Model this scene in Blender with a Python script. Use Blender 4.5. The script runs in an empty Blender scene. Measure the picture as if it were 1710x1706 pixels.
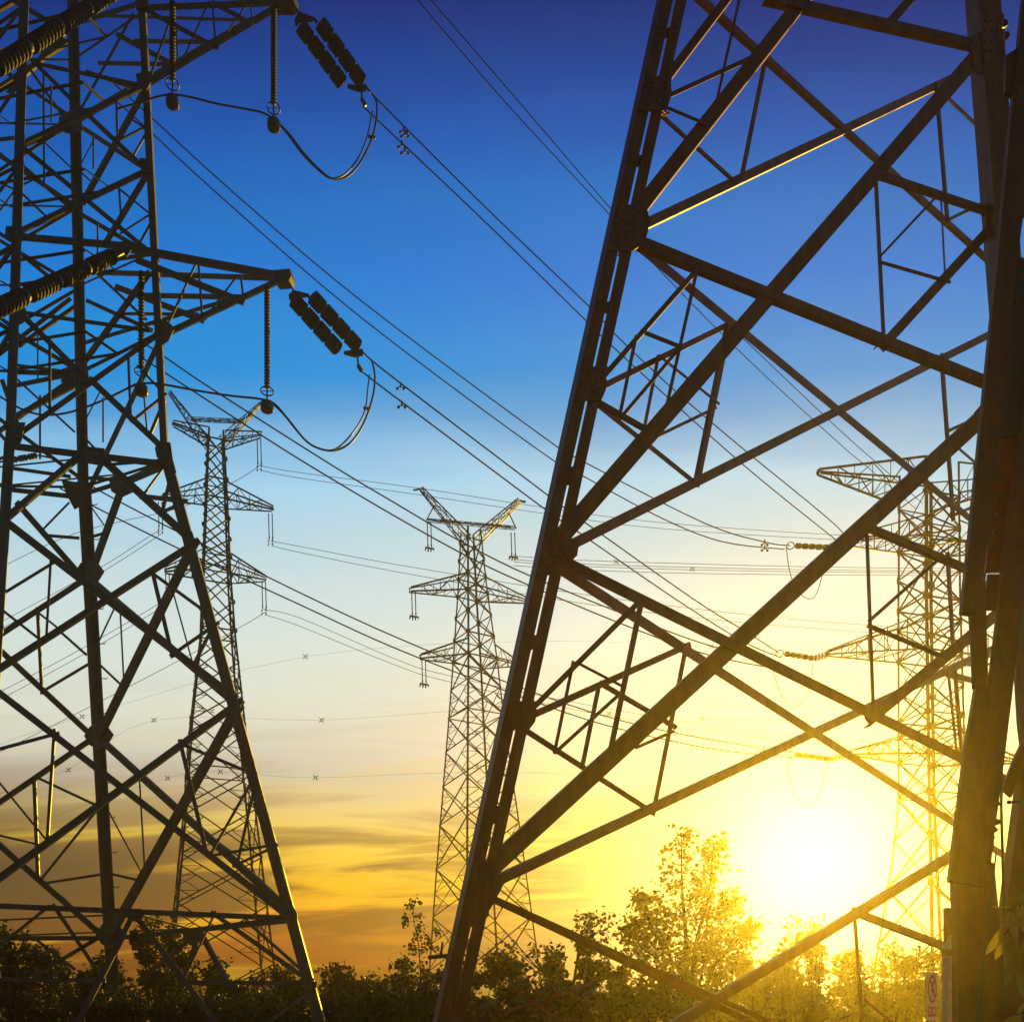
import bpy, math, random
from mathutils import Vector, Matrix, noise

random.seed(7)
C = bpy.context.scene.collection
SC = bpy.context.scene

# ------------------------------------------------------------------ camera
F = 1600.0            # focal length in photo pixels (photo 1710 wide)
CX, HY = 855.0, 1660.0
CAMZ = 1.7
cd = bpy.data.cameras.new('camera')
cam = bpy.data.objects.new('camera', cd)
C.objects.link(cam)
cam.location = (0, 0, CAMZ)
cam.rotation_euler = (math.radians(90), 0, 0)
cd.sensor_fit = 'HORIZONTAL'
cd.sensor_width = 36
cd.lens = 36 * F / 1710
cd.shift_y = (HY - 853) / 1710
cd.clip_start = 0.05
cd.clip_end = 2000
SC.camera = cam
SC.view_settings.view_transform = 'Standard'
SC.view_settings.look = 'None'
SC.view_settings.exposure = 1.0      # exposed for the shade of the low sun
SC.view_settings.gamma = 1
SC.view_settings.use_curve_mapping = False
SC.cycles.max_bounces = 6
SC.cycles.volume_bounces = 0

# ------------------------------------------------------------------ sun and sky
SUNPX = (1360, 1440)
sd = Vector(((SUNPX[0] - CX) / F, 1.0, (HY - SUNPX[1]) / F)).normalized()
sl = bpy.data.lights.new('sun', 'SUN')
sl.energy = 5.0
sl.angle = math.radians(0.5)
sl.color = (1.0, 0.60, 0.025)
so = bpy.data.objects.new('sun', sl)
C.objects.link(so)
so.location = sd * 60
so.rotation_euler = (-sd).to_track_quat('-Z', 'Y').to_euler()

def lin(c):
    return tuple(((v / 255) / 12.92 if v / 255 <= 0.04045 else ((v / 255 + 0.055) / 1.055) ** 2.4) for v in c)

def build_world():
    w = bpy.data.worlds.new('World')
    SC.world = w
    w.use_nodes = True
    nt = w.node_tree
    nt.nodes.clear()
    N = nt.nodes.new
    L = nt.links.new

    def val(x):
        return x

    def m(op, a, b=None, c=None, clamp=False):
        n = N('ShaderNodeMath')
        n.operation = op
        n.use_clamp = clamp
        for i, v in enumerate((a, b, c)):
            if v is None:
                continue
            if isinstance(v, (int, float)):
                n.inputs[i].default_value = v
            else:
                L(v, n.inputs[i])
        return n.outputs[0]

    def ramp(fac, stops, interp='LINEAR'):
        n = N('ShaderNodeValToRGB')
        n.color_ramp.interpolation = interp
        el = n.color_ramp.elements
        while len(el) > 1:
            el.remove(el[-1])
        for i, (p, c) in enumerate(stops):
            e = el[0] if i == 0 else el.new(p)
            e.position = p
            e.color = tuple(c) if len(c) == 4 else tuple(c) + (1,)
        L(fac, n.inputs[0])
        return n

    def mix(fac, a, b, mode='MIX'):
        n = N('ShaderNodeMix')
        n.data_type = 'RGBA'
        n.blend_type = mode
        if isinstance(fac, (int, float)):
            n.inputs[0].default_value = fac
        else:
            L(fac, n.inputs[0])
        for s, v in ((6, a), (7, b)):
            if isinstance(v, tuple):
                n.inputs[s].default_value = v + (1,)
            else:
                L(v, n.inputs[s])
        return n.outputs[2]

    tc = N('ShaderNodeTexCoord')
    sx = N('ShaderNodeSeparateXYZ')
    L(tc.outputs['Generated'], sx.inputs[0])
    x, y, z = sx.outputs
    h = m('MAXIMUM', m('SQRT', m('ADD', m('MULTIPLY', x, x), m('MULTIPLY', y, y))), 0.001)
    t = m('DIVIDE', z, h)
    az = m('ARCTAN2', x, y)
    t = m('MULTIPLY', t, m('ADD', 1.0, m('MINIMUM', m('MULTIPLY', m('MULTIPLY', az, az), 0.5), 0.14)))
    cv = N('ShaderNodeCombineXYZ')
    L(m('MULTIPLY', az, 1.9), cv.inputs[0])
    L(m('ADD', m('MULTIPLY', t, 21.0), m('MULTIPLY', az, -1.1)), cv.inputs[1])
    cn = N('ShaderNodeTexNoise')
    cn.inputs['Scale'].default_value = 1.15
    cn.inputs['Detail'].default_value = 9
    cn.inputs['Roughness'].default_value = 0.6
    cn.inputs['Distortion'].default_value = 0.9
    L(cv.outputs[0], cn.inputs['Vector'])
    cv2 = N('ShaderNodeCombineXYZ')
    L(m('MULTIPLY', az, 1.3), cv2.inputs[0])
    L(m('MULTIPLY', t, 6.0), cv2.inputs[1])
    cv2.inputs[2].default_value = 4.3
    cn2 = N('ShaderNodeTexNoise')
    cn2.inputs['Scale'].default_value = 2.2
    cn2.inputs['Detail'].default_value = 3
    L(cv2.outputs[0], cn2.inputs['Vector'])
    # gradient, wobbled a little so that bands are not ruler straight
    tw = m('ADD', t, m('MULTIPLY', m('SUBTRACT', cn2.outputs[0], 0.5), 0.07))
    g = [(1720, (38, 22, 10)), (1662, (80, 42, 14)), (1640, (112, 56, 0)), (1590, (168, 82, 0)), (1530, (255, 166, 0)), (1470, (255, 192, 0)), (1400, (255, 217, 84)), (1300, (208, 203, 183)), (1200, (228, 232, 215)), (1100, (224, 238, 230)), (1000, (211, 233, 237)), (900, (189, 224, 238)), (800, (169, 221, 250)), (700, (86, 168, 228)), (630, (0, 151, 229)), (570, (0, 145, 227)), (460, (0, 126, 222)), (340, (0, 117, 206)), (220, (0, 91, 185)), (120, (0, 70, 159)), (0, (0, 44, 130)), (-120, (0, 26, 100))]
    gr = ramp(m('MULTIPLY_ADD', tw, 1 / 1.3, 0.1 / 1.3), [(((HY - yy) / F + 0.1) / 1.3, lin(c)) for yy, c in g])
    base = gr.outputs[0]
    # drifting cloud streaks low over the horizon
    band = ramp(m('MULTIPLY', t, 2.0), [(0.0, (.55,) * 3), (0.06, (1,) * 3), (0.30, (.97,) * 3), (0.5, (.25,) * 3), (0.75, (0,) * 3)])
    dens = m('ADD', cn.outputs[0], m('MULTIPLY', m('SUBTRACT', cn2.outputs[0], 0.5), 0.5))
    leftbank = m('MULTIPLY', m('MULTIPLY_ADD', az, -1.6, -0.30, clamp=True), 0.62)
    lb_band = ramp(m('MULTIPLY', t, 2.0), [(0.0, (.15,) * 3), (0.1, (.5,) * 3), (0.24, (1,) * 3), (0.36, (.6,) * 3), (0.52, (0,) * 3)])
    dens = m('ADD', dens, m('MULTIPLY', leftbank, lb_band.outputs[0]))
    cm = ramp(dens, [(0.44, (0,) * 3), (0.62, (1,) * 3)], 'EASE')
    bright = ramp(cn.outputs[0], [(0.32, (1,) * 3), (0.47, (0,) * 3)], 'EASE')
    bmask = m('MULTIPLY', m('MULTIPLY', bright.outputs[0], band.outputs[0]), 0.55)
    base = mix(bmask, base, lin((255, 206, 40)))
    cmask = m('MULTIPLY', m('MULTIPLY', cm.outputs[0], band.outputs[0]), 0.97)
    ccol = ramp(m('MULTIPLY', t, 2.0), [(0.0, lin((88, 34, 0))), (0.14, lin((132, 72, 0))), (0.22, lin((120, 76, 14))), (0.32, lin((142, 104, 54))), (0.5, lin((196, 168, 134)))])
    base = mix(cmask, base, ccol.outputs[0])
    bank = m('MULTIPLY', m('MULTIPLY', leftbank, lb_band.outputs[0]), m('MULTIPLY_ADD', cn.outputs[0], 4.2, 0.5), clamp=True)
    base = mix(bank, base, lin((70, 52, 30)))
    # aureole round the sun
    dp = N('ShaderNodeVectorMath')
    dp.operation = 'DOT_PRODUCT'
    L(tc.outputs['Generated'], dp.inputs[0])
    dp.inputs[1].default_value = sd
    th = m('MULTIPLY', m('ARCCOSINE', m('MINIMUM', dp.outputs['Value'], 0.999999)), 180 / math.pi)
    gl = ramp(m('DIVIDE', th, 60.0),
              [(0.0, (1, 1, .95, .95)), (2.4 / 60, (1, .98, .90, .92)), (4.5 / 60, (1, .95, .74, .84)), (8 / 60, (1, .92, .56, .62)),
               (13 / 60, (1, .87, .46, .30)), (19 / 60, (1, .80, .30, .10)), (28 / 60, (1, .70, .10, .02)), (36 / 60, (1, .6, .05, 0))], 'LINEAR')
    sky = mix(gl.outputs['Alpha'], base, gl.outputs[0])
    fall = ramp(m('DIVIDE', th, 180.0), [(0.0, (1,) * 3), (48 / 180, (1,) * 3), (75 / 180, (.62,) * 3), (110 / 180, (.22,) * 3), (1.0, (.15,) * 3)], 'EASE')
    sky = mix(1.0, sky, fall.outputs[0], 'MULTIPLY')
    core = m('MULTIPLY', m('POWER', 2.718, m('MULTIPLY', m('MULTIPLY', th, th), -0.06)), 0.12)
    cc = N('ShaderNodeVectorMath')
    cc.operation = 'SCALE'
    cc.inputs[0].default_value = (1, .9, .7)
    L(core, cc.inputs['Scale'])
    sky = mix(1.0, sky, cc.outputs[0], 'ADD')
    # a faint physical sky under it
    st = N('ShaderNodeTexSky')
    st.sky_type = 'NISHITA'
    st.sun_disc = False
    st.sun_elevation = math.asin(sd.z)
    st.sun_rotation = math.atan2(sd.x, sd.y)
    b1 = N('ShaderNodeBackground')
    b1.inputs[1].default_value = 0.45
    L(sky, b1.inputs[0])
    b2 = N('ShaderNodeBackground')
    b2.inputs[1].default_value = 0.0018
    L(st.outputs[0], b2.inputs[0])
    ad = N('ShaderNodeAddShader')
    L(b1.outputs[0], ad.inputs[0])
    L(b2.outputs[0], ad.inputs[1])
    out = N('ShaderNodeOutputWorld')
    L(ad.outputs[0], out.inputs[0])

build_world()

# ------------------------------------------------------------------ materials
def mat(name, col, rough=0.6, metal=0.0, vary=0.35, scale=3.0, col2=None, transl=0.0, bump=0.0, run=1.0):
    mt = bpy.data.materials.new(name)
    mt.use_nodes = True
    nt = mt.node_tree
    b = nt.nodes['Principled BSDF']
    b.inputs['Roughness'].default_value = rough
    b.inputs['Metallic'].default_value = metal
    geo = nt.nodes.new('ShaderNodeNewGeometry')
    no = nt.nodes.new('ShaderNodeTexNoise')
    no.inputs['Scale'].default_value = scale
    no.inputs['Detail'].default_value = 6
    no.inputs['Roughness'].default_value = 0.65
    mp = nt.nodes.new('ShaderNodeMapping')
    mp.inputs['Scale'].default_value = (1, 1, run)
    nt.links.new(geo.outputs['Position'], mp.inputs['Vector'])
    nt.links.new(mp.outputs[0], no.inputs['Vector'])
    r = nt.nodes.new('ShaderNodeValToRGB')
    r.color_ramp.elements[0].position = 0.32
    r.color_ramp.elements[1].position = 0.68
    c2 = col2 or tuple(v * (1 - vary) for v in col)
    r.color_ramp.elements[0].color = tuple(c2) + (1,)
    r.color_ramp.elements[1].color = tuple(col) + (1,)
    nt.links.new(no.outputs[0], r.inputs[0])
    nt.links.new(r.outputs[0], b.inputs['Base Color'])
    if bump:
        bp = nt.nodes.new('ShaderNodeBump')
        bp.inputs['Strength'].default_value = bump
        bp.inputs['Distance'].default_value = 0.01
        nt.links.new(no.outputs[0], bp.inputs['Height'])
        nt.links.new(bp.outputs[0], b.inputs['Normal'])
    if transl:
        out = nt.nodes['Material Output']
        tr = nt.nodes.new('ShaderNodeBsdfTranslucent')
        nt.links.new(r.outputs[0], tr.inputs[0])
        mx = nt.nodes.new('ShaderNodeMixShader')
        mx.inputs[0].default_value = transl
        nt.links.new(b.outputs[0], mx.inputs[1])
        nt.links.new(tr.outputs[0], mx.inputs[2])
        nt.links.new(mx.outputs[0], out.inputs[0])
    return mt

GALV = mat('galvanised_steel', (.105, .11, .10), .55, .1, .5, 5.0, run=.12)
BROWN = mat('glare_brown_steel', (.24, .088, .016), .55, .1, .5, 7.0, bump=.15, run=.35)  # warm brown of the low sun's glare put into the steel colour
FARST = mat('weathered_steel', (.06, .04, .025), .6, .2, .4, 1.0)
DARKST = mat('dark_fitting_steel', (.05, .05, .05), .5, .4, .4, 8.0)
PORC = mat('brown_porcelain', (.018, .014, .013), .8, 0, .4, 6.0)
WIRE = mat('aluminium_wire', (.05, .047, .045), .55, .3, .3, 9.0)
LEAFM = mat('leaf_shaded', (.040, .042, .012), .6, 0, .5, 1.7, transl=.28)  # darker leaf copy for plants away from the sun, shade in the colour
LEAFY = mat('leaf_sunlit', (.20, .165, .02), .55, 0, .4, 2.0, transl=.6)  # yellow backlit glow put into the leaf colour, for plants near the sun
BARK = mat('bark', (.07, .05, .035), .85, 0, .5, 9.0)
CONC = mat('concrete', (.5, .48, .40), .85, 0, .25, 12.0, bump=.3)
WHITE = mat('white_enamel', (.75, .73, .66), .5, 0, .15, 4.0)
RED = mat('red_enamel', (.45, .05, .03), .5, 0, .2, 6.0)
BLACK = mat('black_enamel', (.03, .03, .03), .5, 0, .2, 6.0)
SOIL = mat('grassy_soil', (.20, .14, .05), .9, 0, .55, 1.2, bump=.6)
BIGLEAF = mat('glossy_leaf', (.34, .27, .06), .45, 0, .35, 14.0, transl=.35)

# ------------------------------------------------------------------ helpers
def P(x, y, d):
    return Vector(((x - CX) / F * d, d, CAMZ + (HY - y) / F * d))

def dm(d):
    """the far pylons stand 30 to 37 m off"""
    return d if d <= 26 else 26 + (d - 26) * .27

def PF(x, y, d):
    return P(x, y, dm(d))

class Plane:
    def __init__(s, a, b, c):
        s.o = a
        s.n = (b - a).cross(c - a).normalized()
        if s.n.y > 0:
            s.n = -s.n          # towards the camera
    def on(s, x, y):
        o = Vector((0, 0, CAMZ))
        r = P(x, y, 1.0) - o
        k = (s.o - o).dot(s.n) / r.dot(s.n)
        return o + r * k

def mesh(name, vs, fs, m=None, smooth=False):
    me = bpy.data.meshes.new(name)
    me.from_pydata([tuple(v) for v in vs], [], fs)
    if m:
        me.materials.append(m)
    if smooth:
        me.polygons.foreach_set('use_smooth', [True] * len(me.polygons))
    me.update()
    return me

def put(name, me, parent=None, M=None, base=Vector((0, 0, 0))):
    o = bpy.data.objects.new(name, me)
    C.objects.link(o)
    if M is None:
        M = Matrix.Identity(4)
    if parent is not None:
        o.parent = parent
        M = Matrix.Translation(-base) @ M
    o.matrix_basis = M
    return o

class Thing:
    def __init__(s, name, label, cat, loc, group=None):
        s.o = bpy.data.objects.new(name, None)
        C.objects.link(s.o)
        s.b = Vector(loc)
        s.o.location = s.b
        s.o.empty_display_size = 0.2
        tag(s.o, label, cat, group)
    def part(s, name, me, M=None, of=None):
        return put(name, me, of or s.o, M, s.b if of is None else Vector((0, 0, 0)))

def tag(o, label, cat, group=None, kind=None):
    if label:
        o['label'] = label
    if cat:
        o['category'] = cat
    if group:
        o['group'] = group
    if kind:
        o['kind'] = kind
    return o

def unit_L(m, name, t=.13):
    prof = [(0, 0), (1, 0), (1, t), (t, t), (t, 1), (0, 1)]
    vs = [(x, y, 0) for x, y in prof] + [(x, y, 1) for x, y in prof]
    fs = [(i, (i + 1) % 6, (i + 1) % 6 + 6, i + 6) for i in range(6)]
    fs += [(3, 2, 1, 0), (5, 4, 3, 0), (6, 7, 8, 9), (6, 9, 10, 11)]
    return mesh(name, vs, fs, m)

ULS = {}
def ul(m):
    if m.name not in ULS:
        ULS[m.name] = unit_L(m, 'angle_' + m.name)
    return ULS[m.name]

def angle_matrix(p, q, d1, d2, w1, w2):
    """angle iron from p to q: corner line p-q, flanges along d1 and (about) d2"""
    u = q - p
    ln = u.length
    u = u / ln
    d1 = (d1 - u * d1.dot(u)).normalized()
    e2 = u.cross(d1)
    if e2.dot(d2) < 0:
        # keep right handed: swap roles of the flanges
        d1, e2 = -e2 * -1, d1
        d1 = -u.cross(e2) if False else d1
        w1, w2 = w2, w1
        e2n = e2
        d1n = -(u.cross(e2n)) if (u.cross(e2n)).dot(d2) < 0 else u.cross(e2n)
        # d1n along old d2 direction, e2n along old d1 ; handedness d1n x e2n = u ?
        d1, e2 = d1n, e2n
        if d1.cross(e2).dot(u) < 0:
            p, q = q, p
            u = -u
    M = Matrix(((d1.x * w1, e2.x * w2, u.x * ln, p.x), (d1.y * w1, e2.y * w2, u.y * ln, p.y),
                (d1.z * w1, e2.z * w2, u.z * ln, p.z), (0, 0, 0, 1)))
    return M

def bar(th, name, p, q, n, w, m, flip=None, off=0.0, of=None, deep=0.8):
    """face bar: wide flange in the face (normal n), second flange pointing inwards"""
    if flip is None:
        flip = random.random() < .5
    u = (q - p).normalized()
    v = u.cross(n).normalized()
    if v.z < 0:
        v = -v
    if not flip:
        v = -v
    s = -v * (w / 2) + n * off
    M = angle_matrix(p + s, q + s, v, -n, w, w * deep)
    return th.part(name, ul(m), M, of)

def slab(th, name, pts, n, thick, m, of=None):
    """plate: polygon pts (3-D), extruded back along -n"""
    k = len(pts)
    a = [p.copy() for p in pts]
    b = [p - n * thick for p in pts]
    fs = [tuple(range(k)), tuple(range(2 * k - 1, k - 1, -1))] + [(i, i + k, (i + 1) % k + k, (i + 1) % k) for i in range(k)]
    me = mesh(name, a + b, fs, m)
    return th.part(name, me, None, of)

def bolts(th, pts, n, r, m, of, h=None):
    """hexagon bolt heads standing proud of a plate: one joined piece"""
    h = h or r * 1.1
    a = n.orthogonal().normalized()
    b = n.cross(a)
    vs, fs = [], []
    for p in pts:
        k = len(vs)
        for z in (-.002, h):
            for i in range(6):
                an = i * math.pi / 3
                vs.append(p + n * z + a * (r * math.cos(an)) + b * (r * math.sin(an)))
        fs += [(k + i, k + (i + 1) % 6, k + (i + 1) % 6 + 6, k + i + 6) for i in range(6)]
        fs.append(tuple(k + 6 + i for i in range(6)))
    o = th.part('bolt_heads', mesh('bolt_heads', vs, fs, m), None, of)
    o['kind'] = 'stuff'
    return o

def tube_geo(pts, r, n=6, vs=None, fs=None, r2=None):
    vs = [] if vs is None else vs
    fs = [] if fs is None else fs
    k0 = len(vs)
    ref = None
    m = len(pts)
    for i, p in enumerate(pts):
        t = (pts[min(i + 1, m - 1)] - pts[max(i - 1, 0)]).normalized()
        if ref is None:
            ref = t.orthogonal().normalized()
        a = (ref - t * ref.dot(t)).normalized()
        ref = a
        b = t.cross(a)
        rr = r if r2 is None else r + (r2 - r) * i / max(1, m - 1)
        for j in range(n):
            an = 2 * math.pi * j / n
            vs.append(p + a * (rr * math.cos(an)) + b * (rr * math.sin(an)))
    for i in range(m - 1):
        for j in range(n):
            fs.append((k0 + i * n + j, k0 + i * n + (j + 1) % n, k0 + (i + 1) * n + (j + 1) % n, k0 + (i + 1) * n + j))
    fs.append(tuple(k0 + j for j in range(n))[::-1])
    fs.append(tuple(k0 + (m - 1) * n + j for j in range(n)))
    return vs, fs

def tube(name, pts, r, m, n=6, r2=None):
    vs, fs = tube_geo(pts, r, n, r2=r2)
    return mesh(name, vs, fs, m, True)

def lathe_geo(p, q, prof, n=12, vs=None, fs=None):
    """prof: (radius, fraction of p-q)"""
    vs = [] if vs is None else vs
    fs = [] if fs is None else fs
    k0 = len(vs)
    u = (q - p)
    a = u.orthogonal().normalized()
    b = u.normalized().cross(a)
    for r, f in prof:
        c = p + u * f
        for j in range(n):
            an = 2 * math.pi * j / n
            vs.append(c + a * (r * math.cos(an)) + b * (r * math.sin(an)))
    for i in range(len(prof) - 1):
        for j in range(n):
            fs.append((k0 + i * n + j, k0 + i * n + (j + 1) % n, k0 + (i + 1) * n + (j + 1) % n, k0 + (i + 1) * n + j))
    fs.append(tuple(k0 + j for j in range(n))[::-1])
    fs.append(tuple(k0 + (len(prof) - 1) * n + j for j in range(n)))
    return vs, fs

def torus(name, c, ax, R, r, m, n=20, k=6):
    ax = ax.normalized()
    a = ax.orthogonal().normalized()
    b = ax.cross(a)
    vs, fs = [], []
    for i in range(n):
        an = 2 * math.pi * i / n
        d = a * math.cos(an) + b * math.sin(an)
        for j in range(k):
            bn = 2 * math.pi * j / k
            vs.append(c + d * (R + r * math.cos(bn)) + ax * (r * math.sin(bn)))
    for i in range(n):
        for j in range(k):
            fs.append((i * k + j, ((i + 1) % n) * k + j, ((i + 1) % n) * k + (j + 1) % k, i * k + (j + 1) % k))
    return mesh(name, vs, fs, m, True)

def spline(pts, k=6):
    out = []
    n = len(pts)
    for i in range(n - 1):
        p0, p1, p2, p3 = pts[max(i - 1, 0)], pts[i], pts[i + 1], pts[min(i + 2, n - 1)]
        for j in range(k):
            t = j / k
            out.append(0.5 * ((2 * p1) + (-p0 + p2) * t + (2 * p0 - 5 * p1 + 4 * p2 - p3) * t * t + (-p0 + 3 * p1 - 3 * p2 + p3) * t ** 3))
    out.append(pts[-1].copy())
    return out

def pxline(px, d0, d1):
    """polyline of photo points, depth running from d0 to d1 (1/depth even along the picture)"""
    ln = [0]
    for a, b in zip(px, px[1:]):
        ln.append(ln[-1] + math.hypot(a[0] - b[0], a[1] - b[1]))
    return [P(x, y, 1 / (1 / d0 + (1 / d1 - 1 / d0) * l / ln[-1])) for (x, y), l in zip(px, ln)]

def rows(s):
    return [tuple(float(v) for v in r.split()) for r in s.strip().splitlines() if r.strip()]

# ------------------------------------------------------------------ ground
def build_ground():
    nx, ny = 60, 60
    vs, fs = [], []
    for j in range(ny + 1):
        for i in range(nx + 1):
            x, y = -75 + 150 * i / nx, -12 + 112 * j / ny
            vs.append((x, y, .12 * noise.noise(Vector((x * .08, y * .08, 0)))))
    for j in range(ny):
        for i in range(nx):
            a = j * (nx + 1) + i
            fs.append((a, a + 1, a + nx + 2, a + nx + 1))
    tag(put('ground', mesh('ground', vs, fs, SOIL, True)), None, None, kind='structure')
build_ground()

# ------------------------------------------------------------------ left pylon
Z0 = Vector((0, 0, 0))
def to_ground(a, b):
    t = a.z / (a.z - b.z)
    return a + (b - a) * t

LT = Thing('lattice_pylon', 'tall grey lattice pylon with tension arms at the left edge, cut off by the frame', 'pylon', (-11.5, 22.5, 0), 'lattice transmission pylons')
legpx = {'L': [(40, -120, 21.95), (13, 742, 21.75), (-35, 1515, 20.5)],
         'R': [(231, -120, 22.2), (275, 752, 22.0), (487, 1530, 20.7)],
         'M': [(117, -120, 23.6), (137, 805, 23.7), (181, 1568, 25.3)],
         'Q': [(-75, -120, 23.4), (-118, 795, 23.5), (-335, 1562, 25.1)]}
LP = {k: [P(*v) for v in vv] for k, vv in legpx.items()}
for k in LP:
    LP[k].append(to_ground(LP[k][1], LP[k][2]))
centre = [sum((LP[k][i] for k in 'LRMQ'), Vector()) / 4 for i in range(4)]
nxt = {'L': ('R', 'Q'), 'R': ('L', 'M'), 'M': ('R', 'Q'), 'Q': ('M', 'L')}
for k, w in (('L', (.21, .23)), ('R', (.155, .235)), ('M', (.185, .225)), ('Q', (.2, .22))):
    for (i, j), wl in zip(((0, 1), (1, 3)), w):
        a, b = LP[k][i], LP[k][j]
        n1, n2 = nxt[k]
        d1 = LP[n1][i] - a
        d2 = LP[n2][i] - a
        c = (a - centre[i])
        c.z = 0
        o = c.normalized() * (wl * .45)
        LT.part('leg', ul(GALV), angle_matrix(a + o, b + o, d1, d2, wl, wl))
FU = Plane(LP['L'][0], LP['L'][1], LP['R'][1])
FL = Plane(LP['L'][1], LP['R'][1], LP['R'][2])
SU = Plane(LP['R'][0], LP['R'][1], LP['M'][1])
SL = Plane(LP['R'][1], LP['R'][2], LP['M'][1])
KU = Plane(LP['M'][0], LP['M'][1], LP['Q'][1])
KL = Plane(LP['M'][1], LP['M'][2], LP['Q'][1])

def bars(th, plane, data, m, name='brace', spread=.05, flip=None, k=0, ext=True):
    for i, (x1, y1, x2, y2, w) in enumerate(rows(data)):
        ln = math.hypot(x2 - x1, y2 - y1)
        e = min(.5 * w + 4, .08 * ln + 2) / ln if ext else 0
        x1, y1, x2, y2 = x1 - (x2 - x1) * e, y1 - (y2 - y1) * e, x2 + (x2 - x1) * e, y2 + (y2 - y1) * e
        p, q = plane.on(x1, y1), plane.on(x2, y2)
        d = (p.y + q.y) / 2
        # every bar sits at its own small step in depth, as bolted bars do
        off = ((i * 7 + k) % 11 - 5) / 5 * spread
        bar(th, name, p, q, plane.n, w * d / F * (.86 if th is LT else 1), m, flip, off, None, .5 if th is LT else .8)

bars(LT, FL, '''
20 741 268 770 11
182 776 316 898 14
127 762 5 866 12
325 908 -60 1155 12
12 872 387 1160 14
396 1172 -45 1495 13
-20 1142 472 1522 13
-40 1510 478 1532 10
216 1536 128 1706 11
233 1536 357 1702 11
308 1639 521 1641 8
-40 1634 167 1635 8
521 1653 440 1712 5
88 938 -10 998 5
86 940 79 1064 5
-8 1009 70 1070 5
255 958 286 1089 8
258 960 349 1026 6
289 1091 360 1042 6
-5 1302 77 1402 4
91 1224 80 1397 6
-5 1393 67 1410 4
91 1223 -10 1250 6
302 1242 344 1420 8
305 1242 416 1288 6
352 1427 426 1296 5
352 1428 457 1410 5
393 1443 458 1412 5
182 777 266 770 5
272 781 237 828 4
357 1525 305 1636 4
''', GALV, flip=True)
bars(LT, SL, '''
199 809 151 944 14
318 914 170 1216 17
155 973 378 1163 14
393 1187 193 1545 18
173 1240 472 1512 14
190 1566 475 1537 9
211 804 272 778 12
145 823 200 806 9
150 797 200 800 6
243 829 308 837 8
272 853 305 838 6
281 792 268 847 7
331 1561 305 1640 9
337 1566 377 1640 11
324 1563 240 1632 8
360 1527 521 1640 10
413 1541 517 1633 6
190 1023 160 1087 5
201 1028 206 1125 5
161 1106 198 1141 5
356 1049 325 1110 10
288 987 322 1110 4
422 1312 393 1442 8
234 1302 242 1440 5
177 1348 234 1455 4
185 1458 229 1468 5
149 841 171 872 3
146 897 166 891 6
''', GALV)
bars(LT, KL, '''
32 844 129 955 12
129 976 -30 1080 11
-30 1058 146 1222 11
149 1237 -30 1360 10
-30 1385 167 1558 12
-30 1566 157 1566 9
79 1515 -20 1595 6
92 1515 167 1627 8
154 1571 59 1627 8
65 1571 121 1614 6
62 1020 69 1152 6
64 1023 97 1049 4
105 1058 141 1090 5
73 1152 142 1111 5
113 844 73 885 4
78 894 127 898 6
56 1306 62 1463 7
65 1299 157 1342 5
157 1358 70 1466 5
75 1474 165 1460 5
18 818 117 829 9
20 781 111 794 6
''', GALV)
bars(LT, FU, '''
55 100 137 182 8
148 193 237 277 8
232 145 40 235 8
42 251 243 417 9
237 288 34 385 9
58 103 224 137 6
34 396 219 412 11
40 522 243 551 8
42 530 140 628 11
156 639 264 741 12
253 565 40 718 11
71 121 72 303 4
86 148 86 200 3
194 174 195 216 4
157 235 157 280 3
199 314 202 361 4
162 377 162 422 3
84 583 84 678 5
63 565 63 635 3
171 667 171 731 3
215 602 219 699 5
240 660 245 718 3
200 314 248 353 4
248 361 206 388 4
249 375 232 406 5
240 216 200 237 4
240 230 224 258 4
216 195 240 211 4
274 662 224 702 5
272 673 251 723 6
232 612 272 654 4
37 324 76 361 4
''', GALV)
bars(LT, SU, '''
230 158 137 327 12
219 32 137 182 9
142 216 235 277 8
243 298 179 404 11
137 359 237 417 8
261 575 148 813 16
245 462 145 599 11
150 504 248 549 7
148 612 248 562 8
166 660 138 715 4
138 728 156 747 4
153 232 129 277 4
129 282 150 301 3
148 120 232 150 6
130 40 222 12 7
148 440 250 425 8
118 40 200 -60 8
''', GALV)
bars(LT, KU, '''
100 66 18 140 8
37 277 113 343 7
34 422 79 459 7
53 121 105 195 5
99 219 40 243 6
26 694 121 633 8
37 575 127 512 7
26 609 111 620 5
26 620 105 623 5
26 644 105 628 7
-10 300 20 314 4
-10 360 18 322 4
-10 235 20 232 8
74 237 119 280 3
84 290 34 314 4
26 631 121 718 4
105 53 16 148 7
68 667 68 762 4
26 700 5 640 8
-10 500 110 470 8
-10 600 112 505 9
24 694 127 640 9
''', GALV)

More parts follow.
